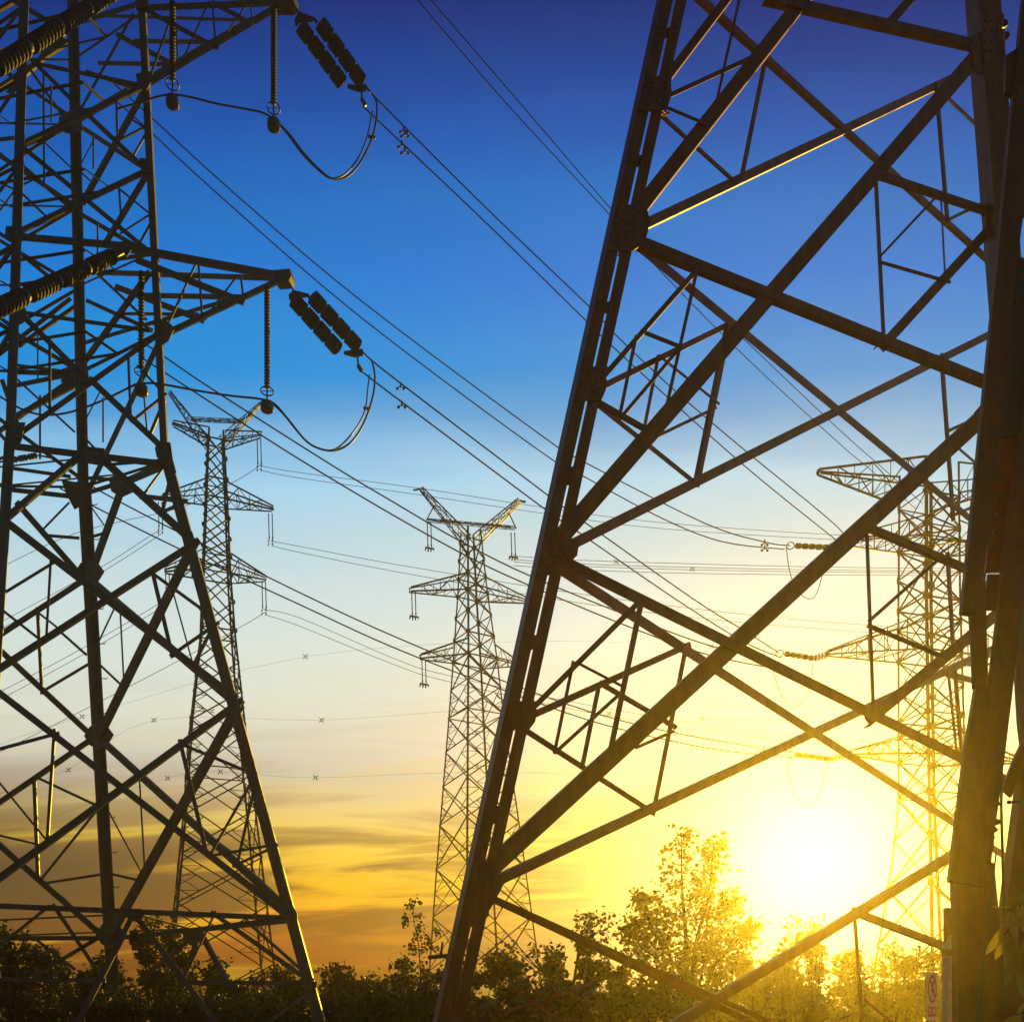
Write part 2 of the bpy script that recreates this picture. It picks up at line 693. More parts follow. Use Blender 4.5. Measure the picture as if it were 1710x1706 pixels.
def leg_at(k, y):
    (x1, y1, d1), (x2, y2, d2), (x3, y3, d3) = legpx[k]
    if y <= y2:
        f = (y - y1) / (y2 - y1)
        return P(x1 + (x2 - x1) * f, y, 1 / (1 / d1 + (1 / d2 - 1 / d1) * f))
    f = (y - y2) / (y3 - y2)
    return P(x2 + (x3 - x2) * f, y, 1 / (1 / d2 + (1 / d3 - 1 / d2) * f))
UP = Vector((0, 0, 1))
def level(yf, yb, w):
    """plan bracing: a diamond and a cross between the four legs at one height"""
    l, r, mm, q = leg_at('L', yf - 8), leg_at('R', yf), leg_at('M', yb), leg_at('Q', yb - 4)
    e = [(l + r) / 2, (r + mm) / 2, (mm + q) / 2, (q + l) / 2]
    for i in range(4):
        bar(LT, 'plan_brace', e[i], e[(i + 1) % 4], UP, w, GALV)
    for a, b in ((r, mm), (mm, q), (q, l)):
        bar(LT, 'strut', a, b, UP, w, GALV)
for yf, yb in ((20, 100), (140, 208), (285, 345), (420, 478), (556, 620), (768, 812), (1528, 1566)):
    level(yf, yb, .05)
# left side face, mostly seen through the others
GU = Plane(LP['L'][0], LP['L'][1], LP['Q'][1])
for y0, y1 in ((10, 135), (135, 280), (280, 405), (405, 545), (545, 740)):
    for a, b, ka, kb in ((y0, y1 + 45, 'L', 'Q'), (y0 + 50, y1, 'Q', 'L')):
        bar(LT, 'brace', leg_at(ka, a), leg_at(kb, b), GU.n, .085, GALV)
for y0, y1 in ((-60, 60), (60, 200), (200, 345), (345, 480), (480, 620), (620, 800)):
    bar(LT, 'brace', leg_at('M', y0), leg_at('Q', y1), KU.n, .085, GALV, off=-.03)
    bar(LT, 'brace', leg_at('Q', y0), leg_at('M', y1), KU.n, .085, GALV, off=.03)

def gusset(th, plane, pts, m, bpts=None, br=.03, thick=.02, off=.07):
    n = plane.n
    g = slab(th, 'gusset_plate', [plane.on(x, y) + n * off for x, y in pts], n, thick, m)
    if bpts:
        bolts(th, [plane.on(x, y) + n * off for x, y in bpts], n, br, m, g, br * 1.6)
    return g

gusset(LT, FL, [(140, 748), (176, 752), (182, 776), (176, 781), (134, 774), (128, 762)], GALV,
       [(136, 752), (143, 752), (150, 752), (158, 754), (165, 755), (172, 756), (172, 768), (176, 773), (134, 766)])
gusset(LT, FL, [(264, 740), (286, 742), (290, 770), (296, 792), (290, 797), (280, 785), (263, 766), (260, 752)], GALV,
       [(266, 745), (270, 750), (281, 746), (283, 753), (284, 760), (286, 767), (288, 774), (290, 781), (292, 788), (274, 768), (279, 774), (268, 762)])
gusset(LT, FU, [(14, 708), (44, 708), (38, 738), (32, 750), (14, 753)], GALV,
       [(17, 713), (18, 720), (16, 727), (15, 735), (15, 742), (16, 748), (30, 734), (36, 735), (27, 741)])
gusset(LT, FL, [(214, 1517), (240, 1518), (244, 1527), (236, 1540), (218, 1538), (210, 1528)], GALV,
       [(216, 1520), (221, 1520), (226, 1521), (231, 1521), (236, 1522), (220, 1529), (228, 1530), (236, 1532)])
gusset(LT, FL, [(464, 1512), (488, 1508), (497, 1526), (498, 1541), (486, 1543), (470, 1534)], GALV,
       [(470, 1528), (478, 1524), (484, 1518), (488, 1524), (490, 1531), (492, 1537)])
gusset(LT, FL, [(460, 1454), (472, 1452), (488, 1505), (474, 1508)], GALV,
       [(466, 1458), (468, 1465), (470, 1472), (473, 1479), (475, 1486), (478, 1493), (480, 1500)], off=.12)
gusset(LT, FL, [(308, 886), (322, 890), (328, 908), (318, 912), (306, 898)], GALV, [(310, 892), (313, 896), (320, 901), (324, 903)])
gusset(LT, FL, [(380, 1152), (394, 1156), (398, 1174), (386, 1178), (378, 1166)], GALV, [(384, 1160), (390, 1164), (388, 1170)])
gusset(LT, SL, [(186, 800), (226, 800), (228, 822), (206, 832), (190, 822)], GALV)
gusset(LT, KL, [(104, 802), (126, 806), (150, 806), (148, 840), (126, 852), (112, 826)], GALV)
gusset(LT, SU, [(103, 198), (140, 190), (140, 222), (124, 228), (100, 222)], GALV)
gusset(LT, SU, [(108, 618), (148, 606), (152, 634), (128, 646), (106, 640)], GALV)
gusset(LT, FU, [(228, 128), (252, 124), (258, 134), (246, 156), (232, 150)], GALV, [(238, 134), (242, 138)])
gusset(LT, FU, [(234, 268), (252, 270), (252, 292), (238, 290)], GALV, [(240, 276), (246, 284)])
gusset(LT, FU, [(16, 84), (48, 84), (50, 100), (34, 112), (16, 106)], GALV)
gusset(LT, FU, [(12, 382), (36, 380), (44, 398), (30, 408), (10, 402)], GALV)
gusset(LT, FU, [(22, 508), (44, 514), (48, 536), (34, 540), (20, 530)], GALV)
gusset(LT, SL, [(308, 1556), (338, 1556), (340, 1570), (326, 1580), (312, 1572)], GALV)
for gy in (955, 1228, 1560):
    gx = 137 + (gy - 805) / (1568 - 805) * 44
    gusset(LT, SL, [(gx - 8, gy - 26), (gx + 14, gy - 18), (gx + 26, gy - 2), (gx + 14, gy + 18), (gx - 8, gy + 26)], GALV, off=-.03)
    gusset(LT, KL, [(gx + 8, gy - 24), (gx - 12, gy - 16), (gx - 22, gy), (gx - 12, gy + 16), (gx + 8, gy + 24)], GALV, off=-.03)
# step bolts up the dark leg
for i in range(13):
    y = 842 + i * 58
    x = 137 + (y - 805) / (1568 - 805) * 44 + 15
    d = 23.7 + (y - 805) / (1568 - 805) * 1.6 - .3
    LT.part('step_bolt', tube('step_bolt', [P(x - 6, y, d), P(x + 7, y + 1, d), P(x + 9, y - 2, d)], .012, GALV, 5))

# ---- cross arms of the left pylon (each arm: four chords meeting at the tip, with web bars)
def arm_plane(a, b, c):
    return Plane(P(*a), P(*b), P(*c))

AF = arm_plane((205, 412, 21.95), (280, 550, 22.0), (475, 462, 21.6))      # near face of the lower arm
bars(LT, AF, '''
205 410 469 459 13
288 551 460 470 10
''', GALV, name='arm_chord', flip=True, spread=.02)
bars(LT, AF, '''
235 435 399 500 11
325 448 283 540 4
332 448 337 524 4
391 465 351 518 4
403 465 406 489 4
''', GALV, name='arm_brace', spread=.04, k=3)
AB = arm_plane((150, 455, 23.6), (150, 560, 23.7), (475, 463, 21.6))       # far face
bars(LT, AB, '''
140 452 464 463 8
150 570 396 497 8
200 481 332 532 11
''', GALV, name='arm_chord', spread=.02)
bars(LT, AB, '''
232 491 396 494 8
200 525 326 526 6
160 455 240 530 5
''', GALV, name='arm_brace', spread=.04, k=2)
gusset(LT, AF, [(264, 540), (276, 534), (294, 550), (284, 572), (270, 580), (258, 566)], GALV, [(258, 544), (263, 546), (268, 548)])
gusset(LT, AF, [(186, 410), (214, 405), (222, 420), (214, 432), (192, 428)], GALV)
gusset(LT, AF, [(448, 455), (486, 452), (488, 464), (484, 472), (462, 474)], GALV, thick=.28)
UF = arm_plane((245, 10, 22.1), (256, 132, 22.05), (470, 4, 21.7))
bars(LT, UF, '''
235 10 466 1 9
256 132 463 10 10
''', GALV, name='arm_chord', flip=True, spread=.02)
bars(LT, UF, '''
240 13 356 75 9
348 9 308 97 4
355 9 359 66 4
410 5 372 59 3
418 4 421 30 3
281 38 251 124 4
295 46 298 102 3
359 7 415 38 9
''', GALV, name='arm_brace', spread=.04, k=1)
UB = arm_plane((130, 60, 23.6), (130, 180, 23.65), (470, 6, 21.7))
bars(LT, UB, '''
130 -30 466 0 7
140 190 415 34 7
''', GALV, name='arm_chord', spread=.02)
bars(LT, UB, '''
160 26 415 34 6
200 59 291 108 9
232 69 351 71 6
170 104 291 106 6
''', GALV, name='arm_brace', spread=.04, k=5)
gusset(LT, UF, [(452, -4), (494, -6), (492, 6), (484, 10), (458, 10)], GALV, thick=.28)
gusset(LT, UF, [(228, 2), (250, 0), (250, 16), (230, 18)], GALV)

# small plate under the lower beam
HP = Thing('hanging_plate', 'small dark plate and box hung from a lower beam of the left pylon', 'plate', P(225, 1586, 22.5))
HP.part('bracket_box', mesh('b', [P(x, y, d) for d in (22.4, 22.7) for x, y in ((216, 1553), (229, 1552), (231, 1570), (218, 1571))],
        [(0, 1, 2, 3), (7, 6, 5, 4), (0, 4, 5, 1), (1, 5, 6, 2), (2, 6, 7, 3), (3, 7, 4, 0)], DARKST))
HP.part('plate', mesh('p', [P(x, y, d) for d in (22.5, 22.56) for x, y in ((219, 1570), (232, 1569), (234, 1585), (220, 1587))],
        [(0, 1, 2, 3), (7, 6, 5, 4), (0, 4, 5, 1), (1, 5, 6, 2), (2, 6, 7, 3), (3, 7, 4, 0)], BROWN))

# ------------------------------------------------------------------ jumper suspension strings of the left pylon
def sheds(p, q, n, R, r):
    prof = []
    for i in range(n):
        a, b = i / n, (i + 1) / n
        prof += [(r, a), (r, a + .25 / n), (R * .55, a + .40 / n), (R, a + .62 / n), (R * .96, a + .72 / n), (r, a + .80 / n)]
    prof.append((r, 1))
    return prof

def susp(x, y0, y1, yr, yw, d, label, R=5.2):
    t = Thing('suspension_insulator', label, 'insulator', P(x, yw + 8, d), 'jumper insulators hung under the left pylon arms')
    s = d / F
    p, q = P(x, y0, d), P(x, y1, d)
    vs, fs = lathe_geo(p, q, sheds(p, q, max(10, int(abs(y1 - y0) / 5.4)), R * s, 1.9 * s), 12)
    t.part('shed_stack', mesh('shed_stack', vs, fs, PORC, True))
    t.part('grading_ring', torus('grading_ring', P(x, yr, d), Vector((0, .12, 1)), 10.5 * s, 1.1 * s, DARKST))
    t.part('rod', tube('rod', [q, P(x, yw - 4, d)], 1.5 * s, DARKST))
    t.part('ring_spoke', tube('ring_spoke', [P(x - 10, yr, d), P(x + 10, yr, d)], .7 * s, DARKST, 5))
    a, b = P(x, yw - 7, d), P(x, yw + 8, d)
    vs, fs = lathe_geo(a, b, [(8 * s, 0), (10.3 * s, .1), (10.8 * s, .3), (10.8 * s, .8), (9.8 * s, .95), (7 * s, 1)], 14)
    t.part('counterweight', mesh('counterweight', vs, fs, DARKST))
    t.part('clamp', tube('clamp', [P(x - 7, yw - 8, d), P(x + 7, yw - 9, d)], 2.2 * s, DARKST))
    return t

susp(457, 11, 174, 181, 208, 21.7, 'ribbed jumper insulator with ring and weight, hung under the tip of the upper left arm')
susp(288, 2, 134, 141, 170, 22.0, 'ribbed jumper insulator crossing the upper left arm beside the pylon body')
susp(446, 479, 648, 653, 679, 21.6, 'ribbed jumper insulator with ring and weight, hung under the tip of the lower left arm')
susp(236, 452, 614, 621, 651, 22.0, 'ribbed jumper insulator in front of the pylon leg under the lower left arm')

# ------------------------------------------------------------------ tension strings
def tension(strings, d0, d1, w, tip, yoke0, yoke1, ends, label, group, segs=4, per=6, m=PORC, core=.86):
    t = Thing('tension_insulator', label, 'insulator', P(tip[0], tip[1], d0), group)
    s = d0 / F
    for (a, b) in strings:
        p, q = P(a[0], a[1], d0), P(b[0], b[1], d1)
        vs, fs = [], []
        for k in range(segs):
            f0, f1 = k / segs, (k + .90) / segs
            pa, pb = p + (q - p) * f0, p + (q - p) * f1
            R = w / 2 * s
            prof = [(R * .5, 0), (R * .8, .02)]
            for i in range(per):
                z = .03 + .94 * i / per
                g = .94 / per
                prof += [(R * core, z), (R, z + g * .35), (R * .98, z + g * .6), (R * core * .97, z + g * .8)]
            prof += [(R * .8, .98), (R * .5, 1)]
            lathe_geo(pa, pb, prof, 14, vs, fs)
        st = t.part('disc_string', mesh('disc_string', vs, fs, m))
        for k in range(1, segs):
            c0, c1 = p + (q - p) * ((k - .09) / segs), p + (q - p) * ((k + .02) / segs)
            vs, fs = lathe_geo(c0, c1, [(w * .26 * s, 0), (w * .34 * s, .3), (w * .34 * s, .7), (w * .26 * s, 1)], 14)
            put('joint_ring', mesh('joint_ring', vs, fs, GALV), st)
            bpy.data.objects
    if yoke0:
        pts = [P(x, y, d0) for x, y in yoke0]
        slab(t, 'yoke_plate', pts, Vector((0, -1, 0)), .05, DARKST)
    if yoke1:
        slab(t, 'yoke_plate', [P(x, y, d1) for x, y in yoke1], Vector((0, -1, 0)), .05, DARKST)
    for (a, b, r) in ends:
        t.part('link', tube('link', [P(*a), P(*b)], r * s, DARKST))
    return t

TG = 'tension insulators on the left pylon'
tension([((501, 43), (574, 142)), ((534, 38), (607, 141))], 21.65, 22.6, 25, (488, 8), [(499, 19), (524, 29), (522, 33), (496, 36), (492, 32)],
        [(581, 140), (598, 143), (612, 140), (612, 150), (598, 151), (580, 145)],
        [((489, 8, 21.6), (499, 20, 21.65), 1.6), ((494, 32, 21.65), (495, 42, 21.65), 2.5), ((523, 31, 21.65), (529, 37, 21.65), 2.5),
         ((604, 150, 22.6), (604, 166, 22.6), 1.8), ((604, 166, 22.6), (610, 176, 22.6), 3.5), ((612, 146, 22.6), (618, 154, 22.6), 1.8)],
        'dark twin tension insulator pair slanting down from the tip of the upper left arm', TG)
tension([((490, 500), (567, 586)), ((521, 495), (600, 581))], 21.55, 22.6, 25, (484, 472), [(490, 484), (514, 490), (512, 494), (484, 496), (482, 492)],
        [(574, 586), (590, 584), (606, 582), (606, 592), (592, 595), (574, 590)],
        [((482, 471, 21.5), (490, 485, 21.55), 1.6), ((484, 492, 21.55), (485, 500, 21.55), 2.5), ((513, 492, 21.55), (517, 497, 21.55), 2.5),
         ((597, 595, 22.6), (598, 610, 22.6), 1.8), ((598, 610, 22.6), (604, 620, 22.6), 3.5)],
        'dark twin tension insulator pair slanting down from the tip of the lower left arm', TG)
tension([((188, 428), (-20, 522))], 21.6, 17.5, 23, (200, 420), None, None, [((205, 420, 21.7), (186, 430, 21.6), 4)],
        'thick ribbed tension insulator crossing in front of the left pylon at the lower arm', TG, 4, 8, PORC, .55)
tension([((190, -14), (-15, 118))], 21.6, 17.5, 22, (200, -20), None, None, [((205, -24, 21.7), (190, -14, 21.6), 4)],
        'thick ribbed tension insulator crossing in front of the left pylon at the top left corner', TG, 4, 8, PORC, .55)
tension([((14, 769), (64, 760))], 23.9, 24.2, 10, (10, 770), None, None, [((64, 760, 24.2), (84, 764, 24.2), 1.5), ((-6, 772, 23.9), (14, 769, 23.9), 1.5)],
        'short string of pale discs behind the left leg of the left pylon', TG, 3, 3, GALV)

# ------------------------------------------------------------------ jumpers and line conductors
def cable(name, px, d0, d1, w, label, cat, group, k=6, m=WIRE):
    d0, d1 = dm(d0), dm(d1)
    pts = spline(pxline(px, d0, d1), k)
    r = w / 2 * min(d0, d1) / F
    o = put(name, tube(name, pts, r, m, 6))
    return tag(o, label, cat, group)

JG = 'jumper cables looping under the left pylon arms'
cable('jumper_cable', [(195, 182), (230, 172), (262, 162), (288, 158), (321, 163), (361, 173), (415, 183), (440, 189), (458, 200), (482, 223), (509, 258),
      (542, 291), (560, 299), (582, 293), (603, 269), (620, 234), (628, 202), (629, 172), (622, 158)], 21.9, 22.5, 3.4,
      'outer jumper cable looping below the upper left arm to its tension insulators', 'cable', JG)
cable('jumper_cable', [(458, 199), (480, 224), (507, 260), (541, 292), (558, 298), (577, 290), (598, 264), (612, 232), (619, 200), (622, 186)], 21.8, 22.5, 2.6,
      'inner thinner jumper cable of the upper left arm loop', 'cable', JG)
cable('jumper_cable', [(182, 664), (227, 642), (240, 640), (267, 641), (334, 653), (388, 661), (434, 666), (458, 674), (482, 701), (509, 734), (531, 748), (558, 752),
      (585, 739), (606, 709), (622, 664), (626, 629), (621, 602)], 21.9, 22.5, 3.4,
      'outer jumper cable looping below the lower left arm to its tension insulators', 'cable', JG)
cable('jumper_cable', [(446, 668), (470, 688), (505, 730), (530, 748), (556, 751), (577, 736), (598, 709), (610, 682), (614, 650), (617, 626)], 21.8, 22.5, 2.6,
      'inner thinner jumper cable of the lower left arm loop', 'cable', JG)
cable('jumper_cable', [(-20, 650), (0, 662), (26, 678), (53, 689), (79, 693), (113, 689), (148, 678), (185, 662), (227, 641)], 22.3, 22.0, 3.2,
      'sagging jumper cable running through the middle of the left pylon body', 'cable', JG)
for x, y, d, s in ((622, 229, 22.5, 'upper'), (614, 682, 22.5, 'lower')):
    o = put('jumper_spacer', tube('jumper_spacer', [P(x - 7, y - 1, d), P(x + 5, y + 1, d)], .035, DARKST))
    tag(o, 'small clamp holding the two cables of the %s jumper loop apart' % s, 'spacer')

PG = 'overhead line conductors'
LINES = [
 ([(614, 150), (800, 336), (985, 513), (1026, 557), (1130, 655), (1249, 756), (1400, 881), (1403, 904)], 22.6, 43, 2.6, 'upper conductor running from the upper left insulators to the right pylon'),
 ([(606, 178), (800, 361), (975, 532), (1020, 576), (1234, 770), (1402, 906)], 22.6, 43, 2.6, 'lower conductor running from the upper left insulators to the right pylon'),
 ([(606, 588), (660, 633), (919, 830), (964, 863), (1158, 1000), (1245, 1054), (1300, 1089)], 22.6, 43, 2.8, 'upper conductor running from the lower left insulators to the right pylon'),
 ([(604, 620), (660, 663), (910, 850), (964, 887), (1128, 1000), (1240, 1070), (1304, 1098)], 22.6, 43, 2.8, 'lower conductor running from the lower left insulators to the right pylon'),
 ([(190, 140), (248, 192), (388, 320), (600, 500), (900, 724), (979, 773), (1178, 874), (1278, 905), (1320, 911)], 24.5, 43, 2.3, 'upper long sagging conductor from behind the upper body of the left pylon'),
 ([(190, 166), (250, 219), (359, 320), (600, 528), (900, 752), (976, 796), (1105, 865), (1205, 904), (1310, 917)], 24.5, 43, 2.3, 'lower long sagging conductor from behind the upper body of the left pylon'),
 ([(230, 566), (278, 598), (361, 654), (558, 779), (660, 840), (768, 903), (889, 963), (1080, 1040), (1190, 1079), (1306, 1108)], 24.5, 43, 2.6, 'upper conductor from behind the waist of the left pylon passing the small central pylon'),
 ([(230, 593), (281, 626), (434, 725), (520, 779), (660, 862), (783, 930), (886, 978), (1060, 1050), (1190, 1095), (1320, 1120)], 24.5, 43, 2.6, 'lower conductor from behind the waist of the left pylon passing the small central pylon'),
 ([(120, 790), (173, 823), (303, 891), (500, 989), (660, 1063), (852, 1141), (1023, 1199), (1190, 1235), (1328, 1256)], 24.5, 43, 2.4, 'upper of the lowest two conductors crossing the central pylon arms'),
 ([(100, 815), (148, 841), (299, 916), (500, 1009), (660, 1082), (847, 1154), (1010, 1210), (1190, 1250), (1328, 1264)], 24.5, 43, 2.4, 'lower of the lowest two conductors crossing the central pylon arms'),
 ([(690, -8), (850, 178), (1012, 352), (1066, 414), (1231, 583), (1400, 739), (1455, 785), (1530, 850)], 20, 46, 2.0, 'left conductor of the thin pair coming down from the top edge'),
 ([(712, -8), (860, 163), (1021, 350), (1080, 412), (1246, 570), (1400, 716), (1470, 778), (1540, 840)], 20, 46, 2.0, 'right conductor of the thin pair coming down from the top edge'),
]
for px, d0, d1, w, lab in LINES:
    cable('power_line', px, d0, d1, w, lab, 'power line', PG, 5)
FG = 'thin distant conductors between the far pylons'
FARL = [
 ([(433, 777), (500, 789), (700, 815), (900, 846), (1100, 872), (1400, 893), (1740, 905)], 'thin distant conductor, upper of the pair leaving the far left pylon top arm'),
 ([(434, 785), (500, 798), (700, 826), (900, 856), (1100, 882), (1400, 901), (1740, 914)], 'thin distant conductor, lower of the pair leaving the far left pylon top arm'),
 ([(452, 903), (500, 912), (660, 942), (926, 985), (1150, 1015), (1400, 1040), (1740, 1060)], 'thin distant conductor, upper of the pair leaving the far left pylon middle arm'),
 ([(453, 911), (500, 922), (660, 954), (926, 1000), (1150, 1030), (1400, 1052), (1740, 1072)], 'thin distant conductor, lower of the pair leaving the far left pylon middle arm'),
 ([(441, 1018), (500, 1031), (660, 1100), (751, 1128), (1000, 1180), (1300, 1225), (1740, 1262)], 'thin distant conductor, upper of the pair leaving the far left pylon bottom arm'),
 ([(442, 1026), (500, 1045), (660, 1110), (751, 1138), (1000, 1192), (1300, 1236), (1740, 1275)], 'thin distant conductor, lower of the pair leaving the far left pylon bottom arm'),
]
for px, lab in FARL:
    cable('power_line', px, 48, 56, .85, lab, 'power line', FG, 4)
BACK = [
 ([(433, 778), (388, 806), (300, 848), (126, 890), (-20, 958)], 'far line sloping left behind the left pylon from the far pylon top arm'),
 ([(268, 885), (250, 895), (158, 953), (-20, 1050)], 'far line sloping left behind the left pylon from the far pylon middle arm'),
 ([(269, 891), (252, 903), (160, 961), (-20, 1062)], 'lower far line sloping left behind the left pylon from the far pylon middle arm'),
 ([(281, 995), (255, 1014), (120, 1092), (-20, 1165)], 'far line sloping left behind the left pylon from the far pylon bottom arm'),
 ([(282, 1003), (257, 1022), (122, 1102), (-20, 1178)], 'lower far line sloping left behind the left pylon from the far pylon bottom arm'),
 ([(442, 1022), (410, 1042), (300, 1102), (130, 1190), (-20, 1265)], 'lowest far line sloping left behind the left pylon'),
]
for px, lab in BACK:
    cable('power_line', px, 48, 58, .9, lab, 'power line', FG, 4)
# four-conductor bundle of the line beyond
BG = 'four wire bundle crossing the middle of the sky'
for i, dy in enumerate((0, 6, 10, 16)):
    cable('power_line', [(858, 928 + dy), (964, 935 + dy), (1150, 941 + dy), (1400, 947 + dy * .8), (1720, 950 + dy * .7)], 58, 66, .9,
          'hair thin wire in the level four wire bundle, %s' % ('topmost', 'second from top', 'third from top', 'lowest')[i], 'power line', BG, 4)

# dampers on the near conductors
def damper(x, y, d, label, s=1.0, group='vibration dampers on the line conductors'):
    d = dm(d)
    k = d / F * s
    a, b = P(x - 5 * s, y + 4 * s, d), P(x + 5 * s, y + 4 * s, d)
    t = Thing('vibration_damper', label, 'damper', P(x, y, d), group)
    t.part('clamp', tube('clamp', [P(x, y - 5 * s, d), P(x, y + 4 * s, d)], 1.6 * k, DARKST, 6))
    t.part('messenger', tube('messenger', [a, P(x, y + 3 * s, d), b], .9 * k, DARKST, 5))
    for c, dx in ((a, -1), (b, 1)):
        vs, fs = lathe_geo(c, c + Vector((0, 0, -4.2 * k * 1)) + Vector((dx * 1.5 * k, 0, 0)), [(1.4 * k, 0), (2.6 * k, .3), (2.6 * k, .8), (1.5 * k, 1)], 8)
        t.part('weight', mesh('weight', vs, fs, DARKST))
for i, (x, y, d, l) in enumerate(((674, 215, 23.3, 'small damper on the upper wire below the upper left insulators'), (671, 240, 23.3, 'small damper on the lower wire below the upper left insulators'),
                     (669, 643, 23.3, 'small damper on the upper wire below the lower left insulators'), (671, 674, 23.3, 'small damper on the lower wire below the lower left insulators'),
                     (676, 222, 23.3, 'second damper just beside the first on the upper wire of the upper line'), (676, 250, 23.3, 'second damper just beside the first on the lower wire of the upper line'))):
    damper(x, y, d, l, .95)

# bundle spacers of the far lines: small four-armed crosses hanging on hair-thin wires
def spacer(x, y, d, label, s=1.0):
    d = dm(d)
    k = d / F
    t = Thing('bundle_spacer', label, 'spacer', P(x, y, d), 'bundle spacers on the far lines')
    t.part('frame', torus('frame', P(x, y, d), Vector((0, 1, 0)), 2.0 * s * k, .55 * k, DARKST, 8, 4))
    for a in (45, 135, 225, 315):
        c, si = math.cos(math.radians(a)), math.sin(math.radians(a))
        t.part('arm', tube('arm', [P(x + 2 * s * c, y + 2 * s * si, d), P(x + 6 * s * c, y + 5.4 * s * si, d)], .6 * k, DARKST, 5))
for i, (x, y, d, l) in enumerate((
    (1029, 938, 60, 'bundle spacer on the level wires just right of the near brown leg'), (1156, 950, 61, 'bundle spacer on the level wires in the open middle of the brown pylon'),
    (1017, 1191, 60, 'bundle spacer among the small braces low on the brown pylon'), (1173, 1199, 60, 'bundle spacer right of the small braces low on the brown pylon'),
    (1188, 1079, 60, 'bundle spacer just under the long brown brace'), (510, 1096, 60, 'highest bundle spacer in the open sky between left and central pylons'),
    (537, 1202, 60, 'middle bundle spacer in the open sky between left and central pylons'), (527, 1298, 60, 'lowest bundle spacer in the open sky between left and central pylons'),
    (257, 1202, 60, 'bundle spacer framed right of the dark leg of the left pylon'), (137, 1196, 60, 'bundle spacer just left of the dark leg of the left pylon'),
    (114, 1285, 60, 'bundle spacer left of the dark leg above the lit brace'), (280, 1299, 60, 'bundle spacer left of the far left pylon legs'),
    (368, 1288, 60, 'bundle spacer inside the lower far left pylon'), (354, 1187, 60, 'bundle spacer inside the upper far left pylon base'))):
    spacer(x, y, d, l)
for pts, l in (([(1720, 1090), (1188, 1079), (900, 1070), (510, 1096), (137, 1196), (-20, 1250)], 'uppermost'),
             ([(1720, 1215), (1173, 1199), (1017, 1191), (800, 1185), (537, 1202), (257, 1202), (114, 1285), (-20, 1330)], 'middle'),
             ([(1720, 1330), (900, 1290), (527, 1298), (368, 1288), (280, 1299), (-20, 1400)], 'lowest')):
    cable('power_line', pts, 60, 60, .3, 'faint far wire carrying bundle spacers, %s of the three' % l, 'power line', 'faint far wires carrying spacers', 4)

# ------------------------------------------------------------------ near brown pylon on the right
NT = Thing('lattice_pylon', 'huge brown lattice pylon filling the right half, nearest of all', 'pylon', (3.4, 11.0, 0), 'lattice transmission pylons')
def nleg(pts):
    return [P(*p) for p in pts]
A0, A1 = P(1124, -60, 10.43), P(736, 1706, 9.6)
B0, B1 = P(1648, -60, 11.8), P(1697, 560, 11.6)
D0, D1 = P(1655, 105, 14.5), P(1690, 540, 14.7)
N1 = Plane(P(1124, 0, 10.4), P(752, 1706, 9.6), P(1652, 0, 11.8))
N2 = Plane(P(1124, 0, 10.4), P(752, 1706, 9.6), D0)
def ax(y):
    return 1102 - .2195 * y        # left edge of leg A in the picture
# leg A: two angles back to back with an open slit
def strip_leg(y0, y1, xo, w, plane, off, m, deep, right):
    p, q = plane.on(ax(y0) + xo, y0), plane.on(ax(y1) + xo, y1)
    d = (p.y + q.y) / 2
    u = (q - p).normalized()
    v = u.cross(plane.n).normalized()
    if v.x < 0:
        v = -v
    ww = w * d / F * .976
    if right:
        M = angle_matrix(p + v * ww + plane.n * off, q + v * ww + plane.n * off, -v, -plane.n, ww, deep)
    else:
        M = angle_matrix(p + plane.n * off, q + plane.n * off, v, -plane.n, ww, deep)
    NT.part('leg', ul(m), M)
gz = to_ground(P(ax(0), 0, 10.4), P(ax(1706), 1706, 9.6))
ygr = 1706 + 260
strip_leg(-60, ygr, 0, 21, N1, .06, BROWN, .20, False)
strip_leg(-60, ygr, 24.5, 19.5, N1, .06, BROWN, .22, True)
def A_plate(y0, y1, bolt=True, x0=-1, x1=45, off=.085, m=BROWN):
    pts = [(ax(y0) + x0, y0), (ax(y0) + x1, y0), (ax(y1) + x1, y1), (ax(y1) + x0, y1)]
    g = slab(NT, 'splice_plate', [N1.on(*p) + N1.n * off for p in pts], N1.n, .02, m)
    if bolt:
        bp = []
        for i in range(5):
            for j in (5, 14, 30, 38):
                y = y0 + 6 + (y1 - y0 - 12) * (i + (.5 if j in (14, 38) else 0)) / 5
                bp.append(N1.on(ax(y) + j, y) + N1.n * off)
        bolts(NT, bp, N1.n, .016, m, g, .014)
for y0, y1 in ((140, 196), (352, 428), (620, 676), (895, 962), (1174, 1222), (1440, 1532)):
    A_plate(y0, y1)
for y0, y1 in ((52, 68), (264, 282), (508, 526), (782, 812), (1062, 1086), (1346, 1376)):
    A_plate(y0, y1, False, 16, 30, .04)
    bp = [N1.on(ax(y) + j, y) + N1.n * .062 for y in (y0 + 3, y1 - 3) for j in (6, 14, 34)]
    bolts(NT, bp, N1.n, .014, BROWN, None, .012)
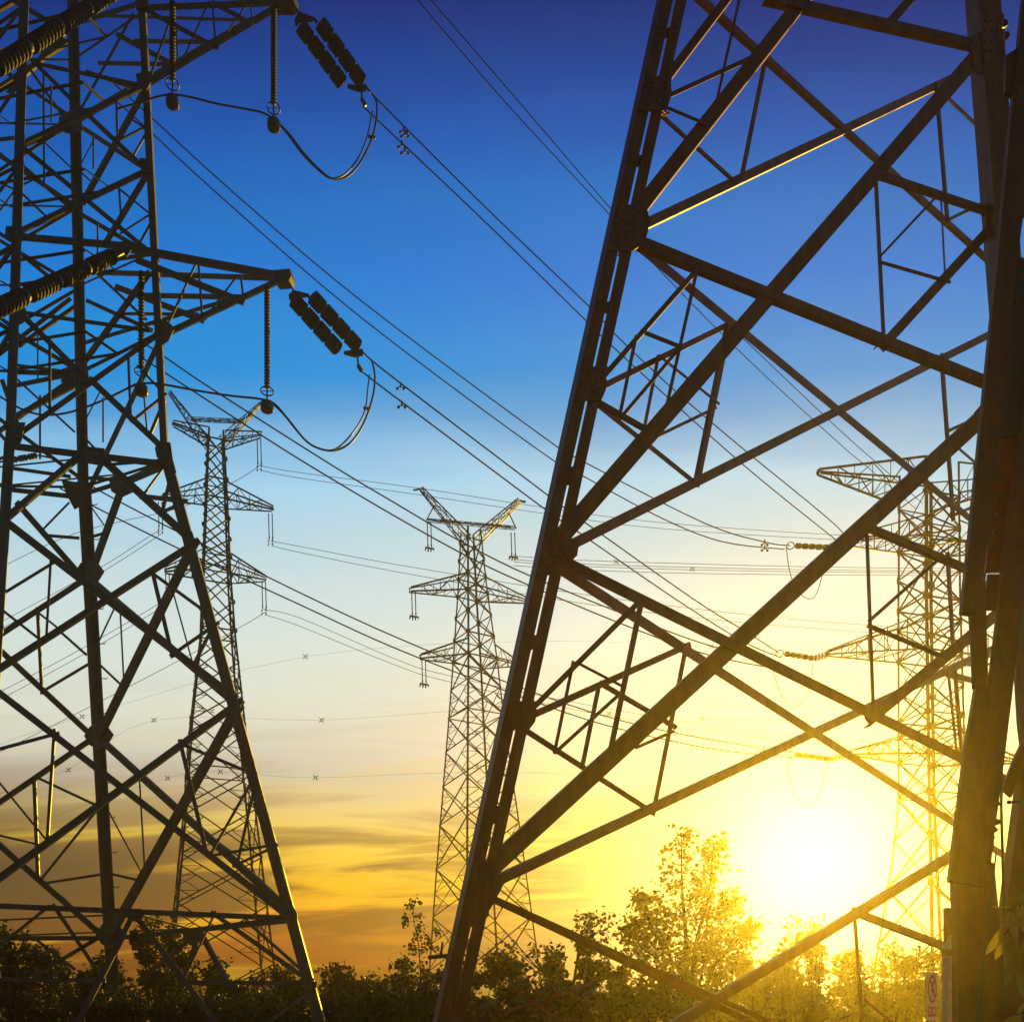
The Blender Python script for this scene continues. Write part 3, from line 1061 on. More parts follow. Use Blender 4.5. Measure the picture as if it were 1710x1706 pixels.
# gusset wings on leg A
def ngus(plane, pts, off=.03, bp=None):
    g = slab(NT, 'gusset_plate', [plane.on(*p) + plane.n * off for p in pts], plane.n, .018, BROWN)
    if bp:
        bolts(NT, [plane.on(*p) + plane.n * off for p in bp], plane.n, .015, BROWN, g, .013)
ngus(N1, [(1056, 348), (1078, 352), (1084, 372), (1078, 398), (1064, 416), (1046, 428), (1030, 430)])
ngus(N1, [(998, 612), (1012, 638), (1010, 654), (1000, 676), (985, 680)])
ngus(N1, [(925, 890), (966, 905), (962, 930), (948, 944), (928, 960), (908, 962)], bp=[(950, 912), (953, 920)])
ngus(N1, [(870, 1172), (896, 1186), (892, 1206), (880, 1222), (862, 1226)], bp=[(885, 1192)])
ngus(N1, [(806, 1440), (836, 1462), (838, 1480), (822, 1510), (808, 1532), (790, 1550), (776, 1540)])
ngus(N1, [(1095, 130), (1118, 140), (1120, 160), (1110, 192), (1094, 196)])
# leg B
d1 = A0 - B0
M = None
def face_leg(p, q, w, m, dirx, n):
    NT.part('leg', ul(m), angle_matrix(p - dirx * (w / 2), q - dirx * (w / 2), dirx, -n, w, w * .9))
Bg = to_ground(B0, B1)
face_leg(B0, Bg, 40 * 11.7 / F, BROWN, Vector((1, .1, 0)).normalized(), N1.n)
Dg = to_ground(D0, D1)
Dt = D0 + (D0 - D1) * .4
face_leg(Dt, Dg, .24, BROWN, Vector((1, 0, 0)), N2.n)
g = slab(NT, 'splice_plate', [N1.on(x, y) + N1.n * .05 for x, y in ((1632, 30), (1671, 28), (1674, 104), (1638, 112))], N1.n, .02, BROWN)
bolts(NT, [N1.on(x, y) + N1.n * .05 for x in (1640, 1650, 1660) for y in (42, 58, 76, 92)], N1.n, .016, BROWN, g, .02)
ngus(N1, [(1622, 64), (1636, 56), (1642, 126), (1634, 128), (1624, 118), (1618, 84)])
g = slab(NT, 'splice_plate', [N1.on(x, y) + N1.n * .05 for x, y in ((1646, 324), (1668, 322), (1676, 372), (1652, 384))], N1.n, .02, BROWN)
bolts(NT, [N1.on(x, y) + N1.n * .05 for x, y in ((1653, 330), (1654, 342), (1655, 354), (1663, 344), (1664, 356), (1666, 366))], N1.n, .016, BROWN, g, .02)
ngus(N1, [(1642, 346), (1652, 340), (1658, 384), (1650, 392), (1644, 376)])
ngus(N1, [(1625, 690), (1660, 650), (1672, 700), (1655, 740), (1640, 735)])

bars(NT, N1, '''
1064 351 1355 -20 22
938 895 1628 97 26
806 1462 1660 680 28
1075 407 1660 642 16
943 938 1700 1312 18
806 1492 1290 1722 11
829 1502 1320 1722 9
1288 -6 1624 70 14
1489 34 1540 -24 14
1113 131 1224 -15 13
''', BROWN, spread=.025)
bars(NT, N2, '''
1075 374 1640 106 12
953 910 1668 551 13
829 1472 1680 1075 13
1071 419 1680 918 13
941 953 1720 1456 14
1170 -10 1680 455 9
''', BROWN, spread=.03)
bars(NT, N1, '''
1109 191 1116 188 4
1237 -5 1198 170 4
1478 293 1650 351 10
1465 306 1478 567 5
1471 427 1564 328 4
1474 438 1582 469 4
1480 572 1652 384 15
1005 632 1165 449 8
1000 670 1088 720 8
1165 450 1112 688 6
1061 567 1036 688 5
1076 553 1134 576 5
1134 582 1041 692 6
888 1184 1064 1008 9
1072 1008 1017 1272 8
955 1111 926 1252 6
967 1108 1040 1146 5
1039 1155 932 1252 6
1017 1271 985 1284 5
1448 897 1459 1195 7
1455 878 1640 956 11
1454 1034 1570 931 6
1456 1045 1572 1093 6
1461 1195 1660 1030 19
1100 1728 1640 1398 16
1432 1522 1640 1602 12
1427 1537 1440 1720 5
1118 182 1175 206 6
1118 158 1266 90 7
851 1687 1034 1625 5
870 1662 935 1702 5
1385 1706 1440 1688 5
1447 1672 1490 1708 5
''', BROWN, name='redundant_brace', spread=.02, k=4)
bars(NT, N2, '''
1109 191 1228 299 5
1278 97 1238 295 6
1566 144 1584 362 6
1588 162 1660 230 4
1588 365 1660 330 5
1573 331 1579 450 4
1014 641 1211 544 9
998 677 1158 805 9
1219 550 1168 802 10
1095 603 1070 731 7
1105 598 1196 671 5
1193 682 1108 723 5
891 1193 1143 1080 10
878 1219 1087 1354 10
1147 1087 1096 1345 10
999 1149 973 1275 6
1009 1142 1125 1210 7
1124 1222 1070 1246 5
1583 930 1592 1080 9
1585 1125 1640 1139 10
1582 1127 1596 1260 6
1597 1125 1608 1262 6
1576 597 1595 860 9
1584 719 1640 694 5
1603 750 1640 782 5
1598 858 1640 840 5
1570 600 1650 640 7
967 1591 957 1652 6
''', BROWN, name='redundant_brace', spread=.03, k=2)
# bracket on leg A near the bushes
NT.part('bracket', tube('bracket', [P(715, 1598, 9.8), P(760, 1594, 9.8)], .022, BROWN))
NT.part('bracket', tube('bracket', [P(736, 1598, 9.8), P(739, 1572, 9.8)], .012, BROWN))

# the nearest leg, built up of plates, at the right edge
core = [P(x, y, 7.2) for x, y in ((1790, -250), (1748, 500), (1728, 690), (1692, 939), (1672, 1146), (1656, 1288), (1644, 1440), (1644, 1985))]
NT.part('leg_core', tube('leg_core', core, .05, BROWN, 4))
for y, x0, x1 in ((40, 1735, 1790), (330, 1690, 1755)):
    slab(NT, 'batten_plate', [P(x, yy, 7.07) for x, yy in ((x0, y - 26), (x1, y - 26), (x1, y + 26), (x0, y + 26))], Vector((0, -1, 0)), .05, BROWN)
CN = Vector((0, -1, 0))
def cplate(name, pts, d, thick, m=BROWN, dd=0.0, of=None):
    """plate given in picture points at depth d (leaning back dd per 1000 px upwards)"""
    return slab(NT, name, [P(x, y, d + (1706 - y) / 1000 * dd) for x, y in pts], CN, thick, m, of)
def edge_plate(name, left, right, d, thick, m=BROWN):
    cplate(name, left + right[::-1], d, thick, m)
edge_plate('leg_plate', [(1735, -250), (1706, 30), (1684, 244), (1667, 427), (1641, 684), (1619, 900), (1606, 1023)],
           [(1795, -250), (1760, 30), (1724, 244), (1699, 435), (1674, 700), (1651, 900), (1632, 1026)], 7.0, .05)
edge_plate('web_plate', [(1676, 430), (1668, 560), (1668, 728)], [(1716, 430), (1716, 560), (1704, 726)], 7.12, .03, GALV)
edge_plate('web_plate', [(1672, 728), (1658, 830), (1646, 955)], [(1706, 728), (1692, 830), (1678, 953)], 7.16, .03)
edge_plate('web_plate', [(1650, 958), (1643, 1018)], [(1676, 958), (1668, 1018)], 7.18, .02, GALV)
edge_plate('leg_plate', [(1766, -250), (1724, 500), (1708, 690), (1676, 939), (1668, 1023), (1653, 1146), (1638, 1284), (1626, 1400)],
           [(1806, -250), (1764, 500), (1748, 690), (1710, 939), (1703, 1048), (1692, 1146), (1675, 1288), (1654, 1442)], 7.06, .05)
edge_plate('leg_plate', [(1618, 1000), (1622, 1060), (1626, 1149)], [(1646, 960), (1648, 1060), (1651, 1149)], 7.14, .03)
edge_plate('splice_plate', [(1630, 1148), (1611, 1262), (1597, 1375), (1590, 1430), (1586, 1472)],
           [(1672, 1148), (1664, 1262), (1656, 1375), (1650, 1430), (1648, 1480)], 7.0, .05)
edge_plate('leg_plate', [(1595, 1430), (1600, 1600), (1602, 1960)], [(1660, 1440), (1676, 1600), (1700, 1960)], 7.08, .10)
edge_plate('step_plate', [(1680, 92), (1679, 152)], [(1700, 80), (1698, 160)], 7.02, .04)
cb = []
for x, y in ((1672, 748), (1670, 774), (1669, 802), (1668, 828), (1665, 861), (1662, 888), (1660, 914), (1696, 742), (1694, 768)):
    vs, fs = lathe_geo(P(x - 3, y - 4, 7.09), P(x + 2, y + 3, 7.09), [(.004, 0), (.016, .12), (.020, .5), (.016, .88), (.004, 1)], 10)
    NT.part('bolt', mesh('bolt', vs, fs, GALV))
for x, y in ((1678, 40), (1681, 60), (1697, 503)):
    vs, fs = lathe_geo(P(x - 4, y, 7.02), P(x + 4, y, 7.02), [(.012, 0), (.024, .1), (.024, .7), (.014, .75), (.014, 1)], 8)
    NT.part('bolt', mesh('bolt', vs, fs, BROWN))

# ------------------------------------------------------------------ equipment beside the nearest leg
EP = Thing('steel_post', 'dark steel post at the right edge behind the drooping plant', 'post', P(1700, 1960, 7.3))
slab(EP, 'post_body', [P(x, y, 7.3) for x, y in ((1716, 1240), (1760, 1240), (1760, 1960), (1664, 1960), (1668, 1706), (1682, 1500))], CN, .12, BROWN)
slab(EP, 'side_plate', [P(x, y, 7.4) for x, y in ((1760, -250), (1800, -250), (1745, 880), (1742, 1310), (1716, 1310), (1703, 1206), (1698, 1120), (1702, 880))], CN, .05, GALV)
slab(EP, 'stay', [P(x, y, 7.38) for x, y in ((1674, 1316), (1700, 1254), (1716, 1222), (1716, 1240), (1690, 1330))], CN, .04, BROWN)
CR = Thing('cable_riser', 'vertical cable with stacked round clamps beside the nearest brown leg', 'cable', P(1665, 1500, 7.25))
CR.part('cable', tube('cable', [P(1673, 1250, 7.25), P(1672, 1350, 7.25), P(1674, 1420, 7.25), P(1677, 1530, 7.25), P(1680, 1720, 7.25)], .011, GALV))
for x, y, r in ((1657, 1312, 10), (1659, 1342, 11), (1663, 1372, 9), (1657, 1385, 9), (1653, 1398, 8)):
    s = 7.2 / F
    vs, fs = lathe_geo(P(x, y - 5, 7.2), P(x, y + 5, 7.2), [(r * .4 * s, 0), (r * .8 * s, .15), (r * s, .4), (r * s, .6), (r * .8 * s, .85), (r * .4 * s, 1)], 12)
    CR.part('clamp', mesh('clamp', vs, fs, DARKST))
CR.part('rod', tube('rod', [P(1659, 1300, 7.2), P(1658, 1420, 7.2)], .008, GALV))
GW = put('guy_wire', tube('guy_wire', spline([P(1664, 1418, 6.9), P(1652, 1530, 6.9), P(1638, 1640, 6.9), P(1626, 1740, 6.9)]), .0055, GALV))
tag(GW, 'thin bright wire slanting down in front of the brown leg at lower right', 'wire')
PB = Thing('pipe_bracket', 'short horizontal pipe with a round end at the right edge', 'pipe', P(1695, 1340, 7.0))
PB.part('pipe', tube('pipe', [P(1686, 1339, 7.0), P(1725, 1338, 7.0)], .009, GALV, 10))
vs, fs = lathe_geo(P(1681, 1339, 7.0), P(1689, 1339, 7.0), [(.004, 0), (.013, .15), (.017, .5), (.013, .85), (.006, 1)], 10)
PB.part('end_knob', mesh('end_knob', vs, fs, GALV, True))

# ------------------------------------------------------------------ far pylons
def disc_mesh(m):
    vs, fs = [], []
    for z in (-.5, .5):
        for i in range(8):
            vs.append((math.cos(i * math.pi / 4 + .39), z * .25, math.sin(i * math.pi / 4 + .39)))
    fs = [tuple(range(8)), tuple(range(15, 7, -1))] + [(i, i + 8, (i + 1) % 8 + 8, (i + 1) % 8) for i in range(8)]
    return mesh('node_plate', vs, fs, m)
NODE = disc_mesh(FARST)

class FarPylon:
    def __init__(s, label, d, yaw, prof, m=FARST):
        """prof: (photo y, photo centre x, half diagonal in px), top to bottom"""
        d = dm(d)
        s.d, s.m = d, m
        s.yaw = math.radians(yaw)
        s.prof = [(CAMZ + (HY - y) / F * d, (cx - CX) / F * d, r / F * d) for y, cx, r in prof]
        z, cx, r = s.prof[-1]
        z2, cx2, r2 = s.prof[-2]
        k = z / (z2 - z)
        s.prof.append((0.0, cx + (cx - cx2) * k, r + (r - r2) * k))
        s.t = Thing('lattice_pylon', label, 'pylon', (s.prof[-1][1], d, 0), 'lattice transmission pylons')
        s.tr = {}
    def at(s, z):
        p = s.prof
        for (z1, c1, r1), (z2, c2, r2) in zip(p, p[1:]):
            if z >= z2:
                f = (z1 - z) / (z1 - z2)
                return c1 + (c2 - c1) * f, r1 + (r2 - r1) * f
        return p[-1][1:]
    def corner(s, i, z):
        c, r = s.at(z)
        a = s.yaw + math.radians(-45 + 90 * i)
        return Vector((c + r * math.cos(a), s.d + r * math.sin(a), z))
    def axis(s, z):
        return Vector((s.at(z)[0], s.d, z))
    def Z(s, y):
        return CAMZ + (HY - y) / F * s.d
    def bar(s, name, p, q, w, n=None, of=None):
        if n is None:
            n = (p + q) / 2 - s.axis((p.z + q.z) / 2)
            n.z = 0
            if n.length < .05:
                n = Vector((0, -1, 0))
            n.normalize()
        off = random.uniform(-.03, .03)
        return bar(s.t, name, p, q, n, w * s.d / F, s.m, None, off, of)
    def node(s, p, r):
        r = r * s.d / F
        n = p - s.axis(p.z)
        a = math.atan2(n.y, n.x) + math.pi / 2
        M = Matrix.Translation(p) @ Matrix.Rotation(a, 4, 'Z') @ Matrix.Diagonal((r, r, r, 1))
        s.t.part('gusset_plate', NODE, M)
    def legs(s, w):
        for i in range(4):
            for (z1, _, _), (z2, _, _) in zip(s.prof, s.prof[1:]):
                p, q = s.corner(i, z1), s.corner(i, z2)
                j1, j2 = s.corner(i - 1, z1) - p, s.corner(i + 1, z1) - p
                s.t.part('leg', ul(s.m), angle_matrix(p, q, j1, j2, w * s.d / F, w * s.d / F))
    def body(s, ys, w, redundant_from=10 ** 6, plates=None, hz=()):
        zs = [s.Z(y) for y in ys]
        for k, (za, zb) in enumerate(zip(zs, zs[1:])):
            big = ys[k] >= redundant_from
            for i in range(4):
                a0, a1 = s.corner(i, za), s.corner(i, zb)
                b0, b1 = s.corner((i + 1) % 4, za), s.corner((i + 1) % 4, zb)
                s.bar('brace', a0, b1, w)
                s.bar('brace', b0, a1, w)
                if k in hz:
                    s.bar('strut', a0, b0, w)
                if big:
                    # redundant members between leg and the brace crossing
                    x = (a0 + a1 + b0 + b1) / 4
                    wa = (a1 - b1).length
                    wb = (a0 - b0).length
                    f = wb / (wa + wb)
                    x = a0 + (b1 - a0) * f
                    for c0, c1, e0, e1 in ((a0, a1, b1, b0), (b0, b1, a1, a0)):
                        mid = c0 + (c1 - c0) * .5
                        s.bar('redundant_brace', mid, c1 + (x - c1) * .5, w * .55)
                        s.bar('redundant_brace', mid, c0 + (x - c0) * .5, w * .55)
                        s.bar('redundant_brace', c0 + (c1 - c0) * .75, c1 + (x - c1) * .5, w * .45)
                        s.bar('redundant_brace', c0 + (c1 - c0) * .25, c0 + (x - c0) * .5, w * .45)
            if plates and not big:
                for i in range(4):
                    s.node(s.corner(i, za), plates)
    def arm(s, yt, yb, tip, tipd, w, nweb=4, side=None):
        """cross arm: two upper and two lower chords from the body to the tip"""
        zt, zb = s.Z(yt), s.Z(yb)
        T = P(tip[0], tip[1], s.d + tipd * .6)
        cs = sorted(range(4), key=lambda i: (s.corner(i, zb) - T).length)[:2]
        root = [s.corner(cs[0], zt), s.corner(cs[1], zt), s.corner(cs[0], zb), s.corner(cs[1], zb)]
        dz = Vector((0, 0, .10 * s.d / 48))
        sd_ = (root[3] - root[2]).normalized() * .08
        tips = [T + dz - sd_, T + dz + sd_, T - dz - sd_, T - dz + sd_]
        for r, e in zip(root, tips):
            s.bar('arm_chord', r, e, w)
        def on(i, f):
            return root[i] + (tips[i] - root[i]) * f
        for k in range(nweb):
            f0, f1 = k / nweb, (k + 1) / nweb
            for a, b in ((0, 2), (1, 3)):
                if k:
                    s.bar('arm_brace', on(a, f0), on(b, f0), w * .5)
                if k < nweb - 1:
                    s.bar('arm_brace', on(a, f0) if k % 2 else on(b, f0), on(b, f1) if k % 2 else on(a, f1), w * .55)
            if k < nweb - 1:
                s.bar('arm_brace', on(2 + k % 2, f0), on(3 - k % 2, f1), w * .55, Vector((0, 0, 1)))
                if k:
                    s.bar('arm_brace', on(2, f0), on(3, f0), w * .5, Vector((0, 0, 1)))
        s.node(T, w * 1.6)
        return T
    def truss(s, p, q, wa, wb, w, n=6, up=Vector((0, 0, 1))):
        """slender three-chord lattice boom from p to q"""
        u = (q - p).normalized()
        a = Vector((0, 1, 0)).cross(u).normalized()
        b = u.cross(a)
        def ch(i, f):
            r = (wa + (wb - wa) * f) * s.d / F
            an = math.radians((45, 135, 225, 315)[i])
            return p + (q - p) * f + a * (r * math.cos(an)) + b * (r * math.sin(an))
        for i in range(4):
            s.bar('horn_chord', ch(i, 0), ch(i, 1), w, a)
        for k in range(n):
            f0, f1 = k / n, (k + 1) / n
            for i in range(4):
                j = (i + 1) % 4
                s.bar('horn_brace', ch(i if k % 2 else j, f0), ch(j if k % 2 else i, f1), w * .55, b)
                if i % 2 == 0:
                    s.bar('horn_brace', ch(i, f1), ch(j, f1), w * .5, b)

def hang(x, y0, y1, d, label, double=True, yoke=True, group='long rod insulators on the far pylons'):
    d = dm(d)
    t = Thing('rod_insulator', label, 'insulator', P(x, y1, d), group)
    k = d / F
    for dx in ((-3, 3) if double else (0,)):
        p, q = P(x + dx - .6, y0, d), P(x + dx + .6, y1, d)
        vs, fs = lathe_geo(p, q, [(.5 * k, 0), (1.1 * k, .02), (1.1 * k, .06)] +
                           [((1.05 if i % 2 else .7) * k, .08 + i * .042) for i in range(20)] + [(1.3 * k, .93), (1.3 * k, .97), (.5 * k, 1)], 6)
        t.part('rod', mesh('rod', vs, fs, PORC))
    if yoke:
        t.part('yoke_plate', tube('yoke_plate', [P(x - 7, y1 + 1, d), P(x + 7, y1 + 3, d)], 1.5 * k, DARKST))
        for dx, dy in ((-7, 6), (-2, 8), (3, 8), (8, 6)):
            t.part('clamp', tube('clamp', [P(x + dx * .8, y1 + 2, d), P(x + dx, y1 + dy, d)], 1.2 * k, DARKST))
    else:
        for dx, dy in ((-4, 3), (4, 2), (-4, 9), (4, 8)):
            t.part('clamp', tube('clamp', [P(x + dx * .6, y1 + dy - 2, d), P(x + dx, y1 + dy + 2, d)], 1.1 * k, DARKST))

# --- far left pylon
FP = FarPylon('slender dark lattice pylon seen through and right of the left pylon leg', 48, 22,
              [(722, 360, 18), (837, 361, 25), (960, 361, 31.6), (1058, 363, 38), (1216, 362, 60), (1356, 365, 77), (1515, 366, 99)])
FP.legs(3.0)
FP.body([738, 770, 805, 837, 870, 905, 935, 963, 1010, 1058, 1112, 1160, 1216, 1290, 1356, 1436, 1515, 1610, 1700], 2.1, 1112, 4.2, (0, 2, 3, 6, 7, 9, 13))
def fp_tip(x0, x, y, dd):
    return (x, y), dd
FP.arm(722, 742, (436, 726), .9, 2.2)
FP.arm(722, 742, (288, 707), -.9, 2.2)
FP.arm(808, 838, (456, 849), 1.0, 2.4)
FP.arm(808, 838, (270, 829), -1.0, 2.4)
FP.arm(928, 962, (444, 966), 1.0, 2.4)
FP.arm(928, 962, (275, 952), -1.0, 2.4)
FP.truss(PF(348, 742, 48), PF(284, 655, 47.4), 12, 3, 1.7, 7)
FP.truss(PF(372, 738, 48), PF(438, 672, 48.6), 9, 2, 1.7, 6)
FP.truss(PF(318, 700, 47.6), PF(402, 704, 48.4), 3, 3, 1.4, 5)
hang(433, 733, 776, 48.9, 'twin rods hanging from the right top arm of the far left pylon', yoke=False)
hang(452, 857, 900, 49, 'twin rods hanging from the right middle arm of the far left pylon', yoke=False)
hang(441, 972, 1016, 49, 'twin rods hanging from the right bottom arm of the far left pylon', yoke=False)
hang(268, 838, 881, 47, 'twin rods hanging from the left middle arm of the far left pylon', yoke=False)
hang(280, 958, 992, 47, 'twin rods hanging from the left bottom arm of the far left pylon', yoke=False)

# --- central pylon
MP = FarPylon('brown lattice pylon with raised horns in the centre beside the big brown leg', 55, 31,
              [(885, 786, 18), (992, 789, 27), (1100, 793, 39), (1198, 795, 49), (1449, 802, 78), (1568, 806, 91)])
MP.legs(2.6)
MP.body([905, 935, 965, 994, 1030, 1066, 1103, 1150, 1196, 1252, 1310, 1375, 1449, 1530, 1620, 1700], 1.9, 1150, 4.2, (0, 2, 3, 5, 6, 8))
MP.arm(965, 994, (684, 984), -1.2, 2.2)
MP.arm(965, 994, (882, 1003), 1.2, 2.2)
MP.arm(1078, 1104, (702, 1096), -1.2, 2.2)
MP.arm(1078, 1104, (866, 1108), 1.2, 2.2)
MP.truss(PF(780, 903, 55), PF(703, 816, 54.3), 12, 4, 1.9, 8)
MP.truss(PF(795, 903, 55), PF(868, 836, 55.7), 10, 4, 1.9, 7)
MP.truss(PF(714, 868, 54.4), PF(860, 881, 55.6), 2.5, 2.5, 1.5, 8)
MP.bar('horn_brace', PF(724, 846, 54.4), PF(712, 869, 54.4), 2, Vector((0, -1, 0)))
MP.bar('horn_brace', PF(850, 856, 55.6), PF(862, 882, 55.6), 2, Vector((0, -1, 0)))
MP.bar('horn_peak', PF(703, 816, 54.3), PF(690, 818, 54.2), 3, Vector((0, -1, 0)))
MP.bar('horn_peak', PF(868, 836, 55.7), PF(878, 838, 55.8), 3, Vector((0, -1, 0)))
hang(717, 873, 913, 54.4, 'twin rods with four clamps under the left horn of the central pylon')
hang(857, 889, 928, 55.6, 'twin rods with four clamps under the right horn of the central pylon')
hang(691, 988, 1027, 53.9, 'twin rods with four clamps under the left upper arm of the central pylon')
hang(708, 1100, 1140, 53.9, 'twin rods with four clamps under the left lower arm of the central pylon')

# --- right pylon
RP = FarPylon('brown lattice pylon with left pointing tension arms seen through the near brown pylon', 44, 17,
              [(783, 1551, 47), (1000, 1551, 49), (1330, 1556, 53), (1420, 1559, 64), (1570, 1564, 92)])
RP.legs(4.0)
RP.body([840, 893, 912, 960, 1012, 1045, 1098, 1150, 1200, 1226, 1268, 1330, 1400, 1480, 1575, 1690], 2.4, 10 ** 6, 6.0, (0, 1, 2, 4, 5, 6, 8, 9, 10, 11))
RP.arm(784, 834, (1366, 788), -1.6, 3.0, 6)
RP.arm(784, 834, (1742, 792), 1.6, 3.0, 6)
RP.arm(880, 912, (1400, 903), -1.0, 3.0, 5)
RP.arm(1040, 1098, (1382, 1090), -1.2, 3.0, 5)
RP.arm(1228, 1268, (1420, 1256), -1.0, 3.0, 5)
RP.arm(880, 912, (1702, 914), 1.0, 3.0, 5)
RP.arm(1040, 1098, (1710, 1102), 1.2, 3.0, 5)
RP.arm(1228, 1268, (1700, 1270), 1.0, 3.0, 5)

def far_tension(a, b, c, d, label):
    """far string a-b, then a string of pale discs b-c to the arm tip, ring at a"""
    d = dm(d)
    t = Thing('tension_insulator', label, 'insulator', P(c[0], c[1], d), 'tension insulators on the right pylon')
    k = d / F
    p, q = P(a[0], a[1], d), P(b[0], b[1], d)
    prof = []
    for s_ in range(5):
        z = s_ / 5
        prof += [(2.4 * k, z), (4.2 * k, z + .02), (4.6 * k, z + .1), (4.2 * k, z + .17), (2.4 * k, z + .19)]
    vs, fs = lathe_geo(p, q, prof + [(2 * k, 1)], 10)
    t.part('disc_string', mesh('disc_string', vs, fs, PORC))
    t.part('yoke_ring', torus('yoke_ring', P(a[0] - 8, a[1], d), Vector((.3, 1, 0)), 6 * k, .9 * k, DARKST, 14, 5))
    n = 5
    for row in (-3, 3):
        for i in range(n):
            f = (i + .5) / n
            cpt = P(b[0] + (c[0] - b[0]) * f, b[1] + row + (c[1] - b[1]) * f, d)
            ax_ = (P(c[0], c[1], d) - P(b[0], b[1], d)).normalized() * (2 * k)
            vs, fs = lathe_geo(cpt - ax_, cpt + ax_, [(1 * k, 0), (3.2 * k, .35), (3.4 * k, .6), (1.2 * k, 1)], 10)
            t.part('glass_disc', mesh('glass_disc', vs, fs, WHITE, True))
    t.part('link', tube('link', [P(b[0], b[1], d), P(c[0], c[1], d)], 1.1 * k, DARKST))
far_tension((1328, 911), (1385, 914), (1402, 905), 43.2, 'string of ribbed discs at the upper left arm of the right pylon')
far_tension((1310, 1091), (1360, 1099), (1386, 1092), 43.0, 'string of ribbed discs at the middle left arm of the right pylon')
far_tension((1328, 1259), (1387, 1267), (1414, 1260), 43.2, 'string of ribbed discs at the lowest left arm of the right pylon')
RJ = 'thin jumper loops under the right pylon arms'
cable('jumper_cable', [(1313, 914), (1318, 950), (1328, 980), (1345, 998), (1360, 996), (1370, 972), (1382, 925)], 43.2, 43.2, 1.4, 'thin jumper loop under the upper left arm of the right pylon', 'cable', RJ)
cable('jumper_cable', [(1290, 1115), (1300, 1148), (1314, 1172), (1328, 1178), (1342, 1168), (1352, 1140), (1358, 1106)], 43, 43, 1.4, 'thin jumper loop under the middle left arm of the right pylon', 'cable', RJ)
cable('jumper_cable', [(1314, 1266), (1318, 1300), (1332, 1333), (1350, 1346), (1364, 1334), (1376, 1300), (1382, 1272)], 43.2, 43.2, 1.4, 'thin jumper loop under the lowest left arm of the right pylon', 'cable', RJ)
for x, y, l in ((1277, 905, 'far damper on the wire left of the upper arm string of the right pylon'), (1277, 914, 'lower far damper left of the upper arm string of the right pylon'),
                (1275, 1250, 'far damper on the wire left of the lowest arm string of the right pylon')):
    damper(x, y, 43, l, .8)

# ------------------------------------------------------------------ vegetation
def leaf_quads(vs, fs, c, s, rng, droop=0.3):
    d = Vector((rng.gauss(0, 1), rng.gauss(0, 1), rng.gauss(0, .7) - droop)).normalized()
    a = d.orthogonal().normalized()
    a = (a + d.cross(a) * rng.uniform(-1.5, 1.5)).normalized()
    k = len(vs)
    w = s * .34
    bend = d.cross(a) * s * .12
    vs += [c, c + d * s * .5 + a * w + bend, c + d * s, c + d * s * .5 - a * w + bend]
    fs += [(k, k + 1, k + 2), (k, k + 2, k + 3)]

def bush(x, ytop, wpx, d, n, label, cat='bush', name='bush', ls=.15, m=LEAFM, sprigs=4, seed=0, group='bushes along the field edge', ybase=None):
    rng = random.Random(seed * 13 + int(x))
    d = dm(d)
    base = P(x, HY, d)
    base.z = 0
    H = CAMZ + (HY - ytop) / F * d
    W = wpx / F * d / 2
    t = Thing(name, label, cat, base, group)
    vs, fs, sv, sf = [], [], [], []
    cl = []
    nc = 10 + int(W * 6)
    for i in range(nc):
        a, r = rng.uniform(0, 6.283), math.sqrt(rng.random())
        hh = rng.uniform(.18, .86)
        k = W * (1.05 - .55 * max(0, hh - .45) / .45)
        c = base + Vector((math.cos(a) * r * k, math.sin(a) * r * k * .8, H * hh))
        cl.append((c, rng.uniform(.16, .34) * min(W, H * .6)))
    for i in range(sprigs):
        a = rng.uniform(0, 6.283)
        top = base + Vector((math.cos(a) * W * rng.uniform(.1, .75), math.sin(a) * W * .4, H * rng.uniform(.88, 1.0)))
        low = base + Vector((math.cos(a) * W * .25, math.sin(a) * W * .2, H * .3))
        mid = (top + low) / 2 + Vector((rng.uniform(-.1, .1), 0, .05))
        pts = spline([low, mid, top], 5)
        tube_geo(pts, .018, 4, sv, sf, r2=.006)
        for p in pts[4:]:
            for _ in range(max(5, n // 160)):
                leaf_quads(vs, fs, p + Vector((rng.gauss(0, .09), rng.gauss(0, .09), rng.gauss(0, .09))) * (ls / .15), ls * rng.uniform(.6, 1.1), rng)
    for c, r in cl:
        low = base + Vector((rng.uniform(-.12, .12), rng.uniform(-.12, .12), 0))
        tube_geo(spline([low, (low + c) / 2 + Vector((rng.uniform(-.15, .15), 0, .1)), c], 4), .025, 4, sv, sf, r2=.008)
        for _ in range(n // len(cl)):
            v = Vector((rng.gauss(0, 1), rng.gauss(0, 1), rng.gauss(0, .8)))
            v = v / max(.4, v.length) * r * (rng.random() ** .5) * 1.25
            leaf_quads(vs, fs, c + v, ls * rng.uniform(.45, 1.45), rng)
    t.part('stems' if name == 'bush' else 'trunk', mesh('stems', sv, sf, BARK))
    f = t.part('foliage' if name == 'bush' else 'crown', mesh('foliage', vs, fs, m))
    return t

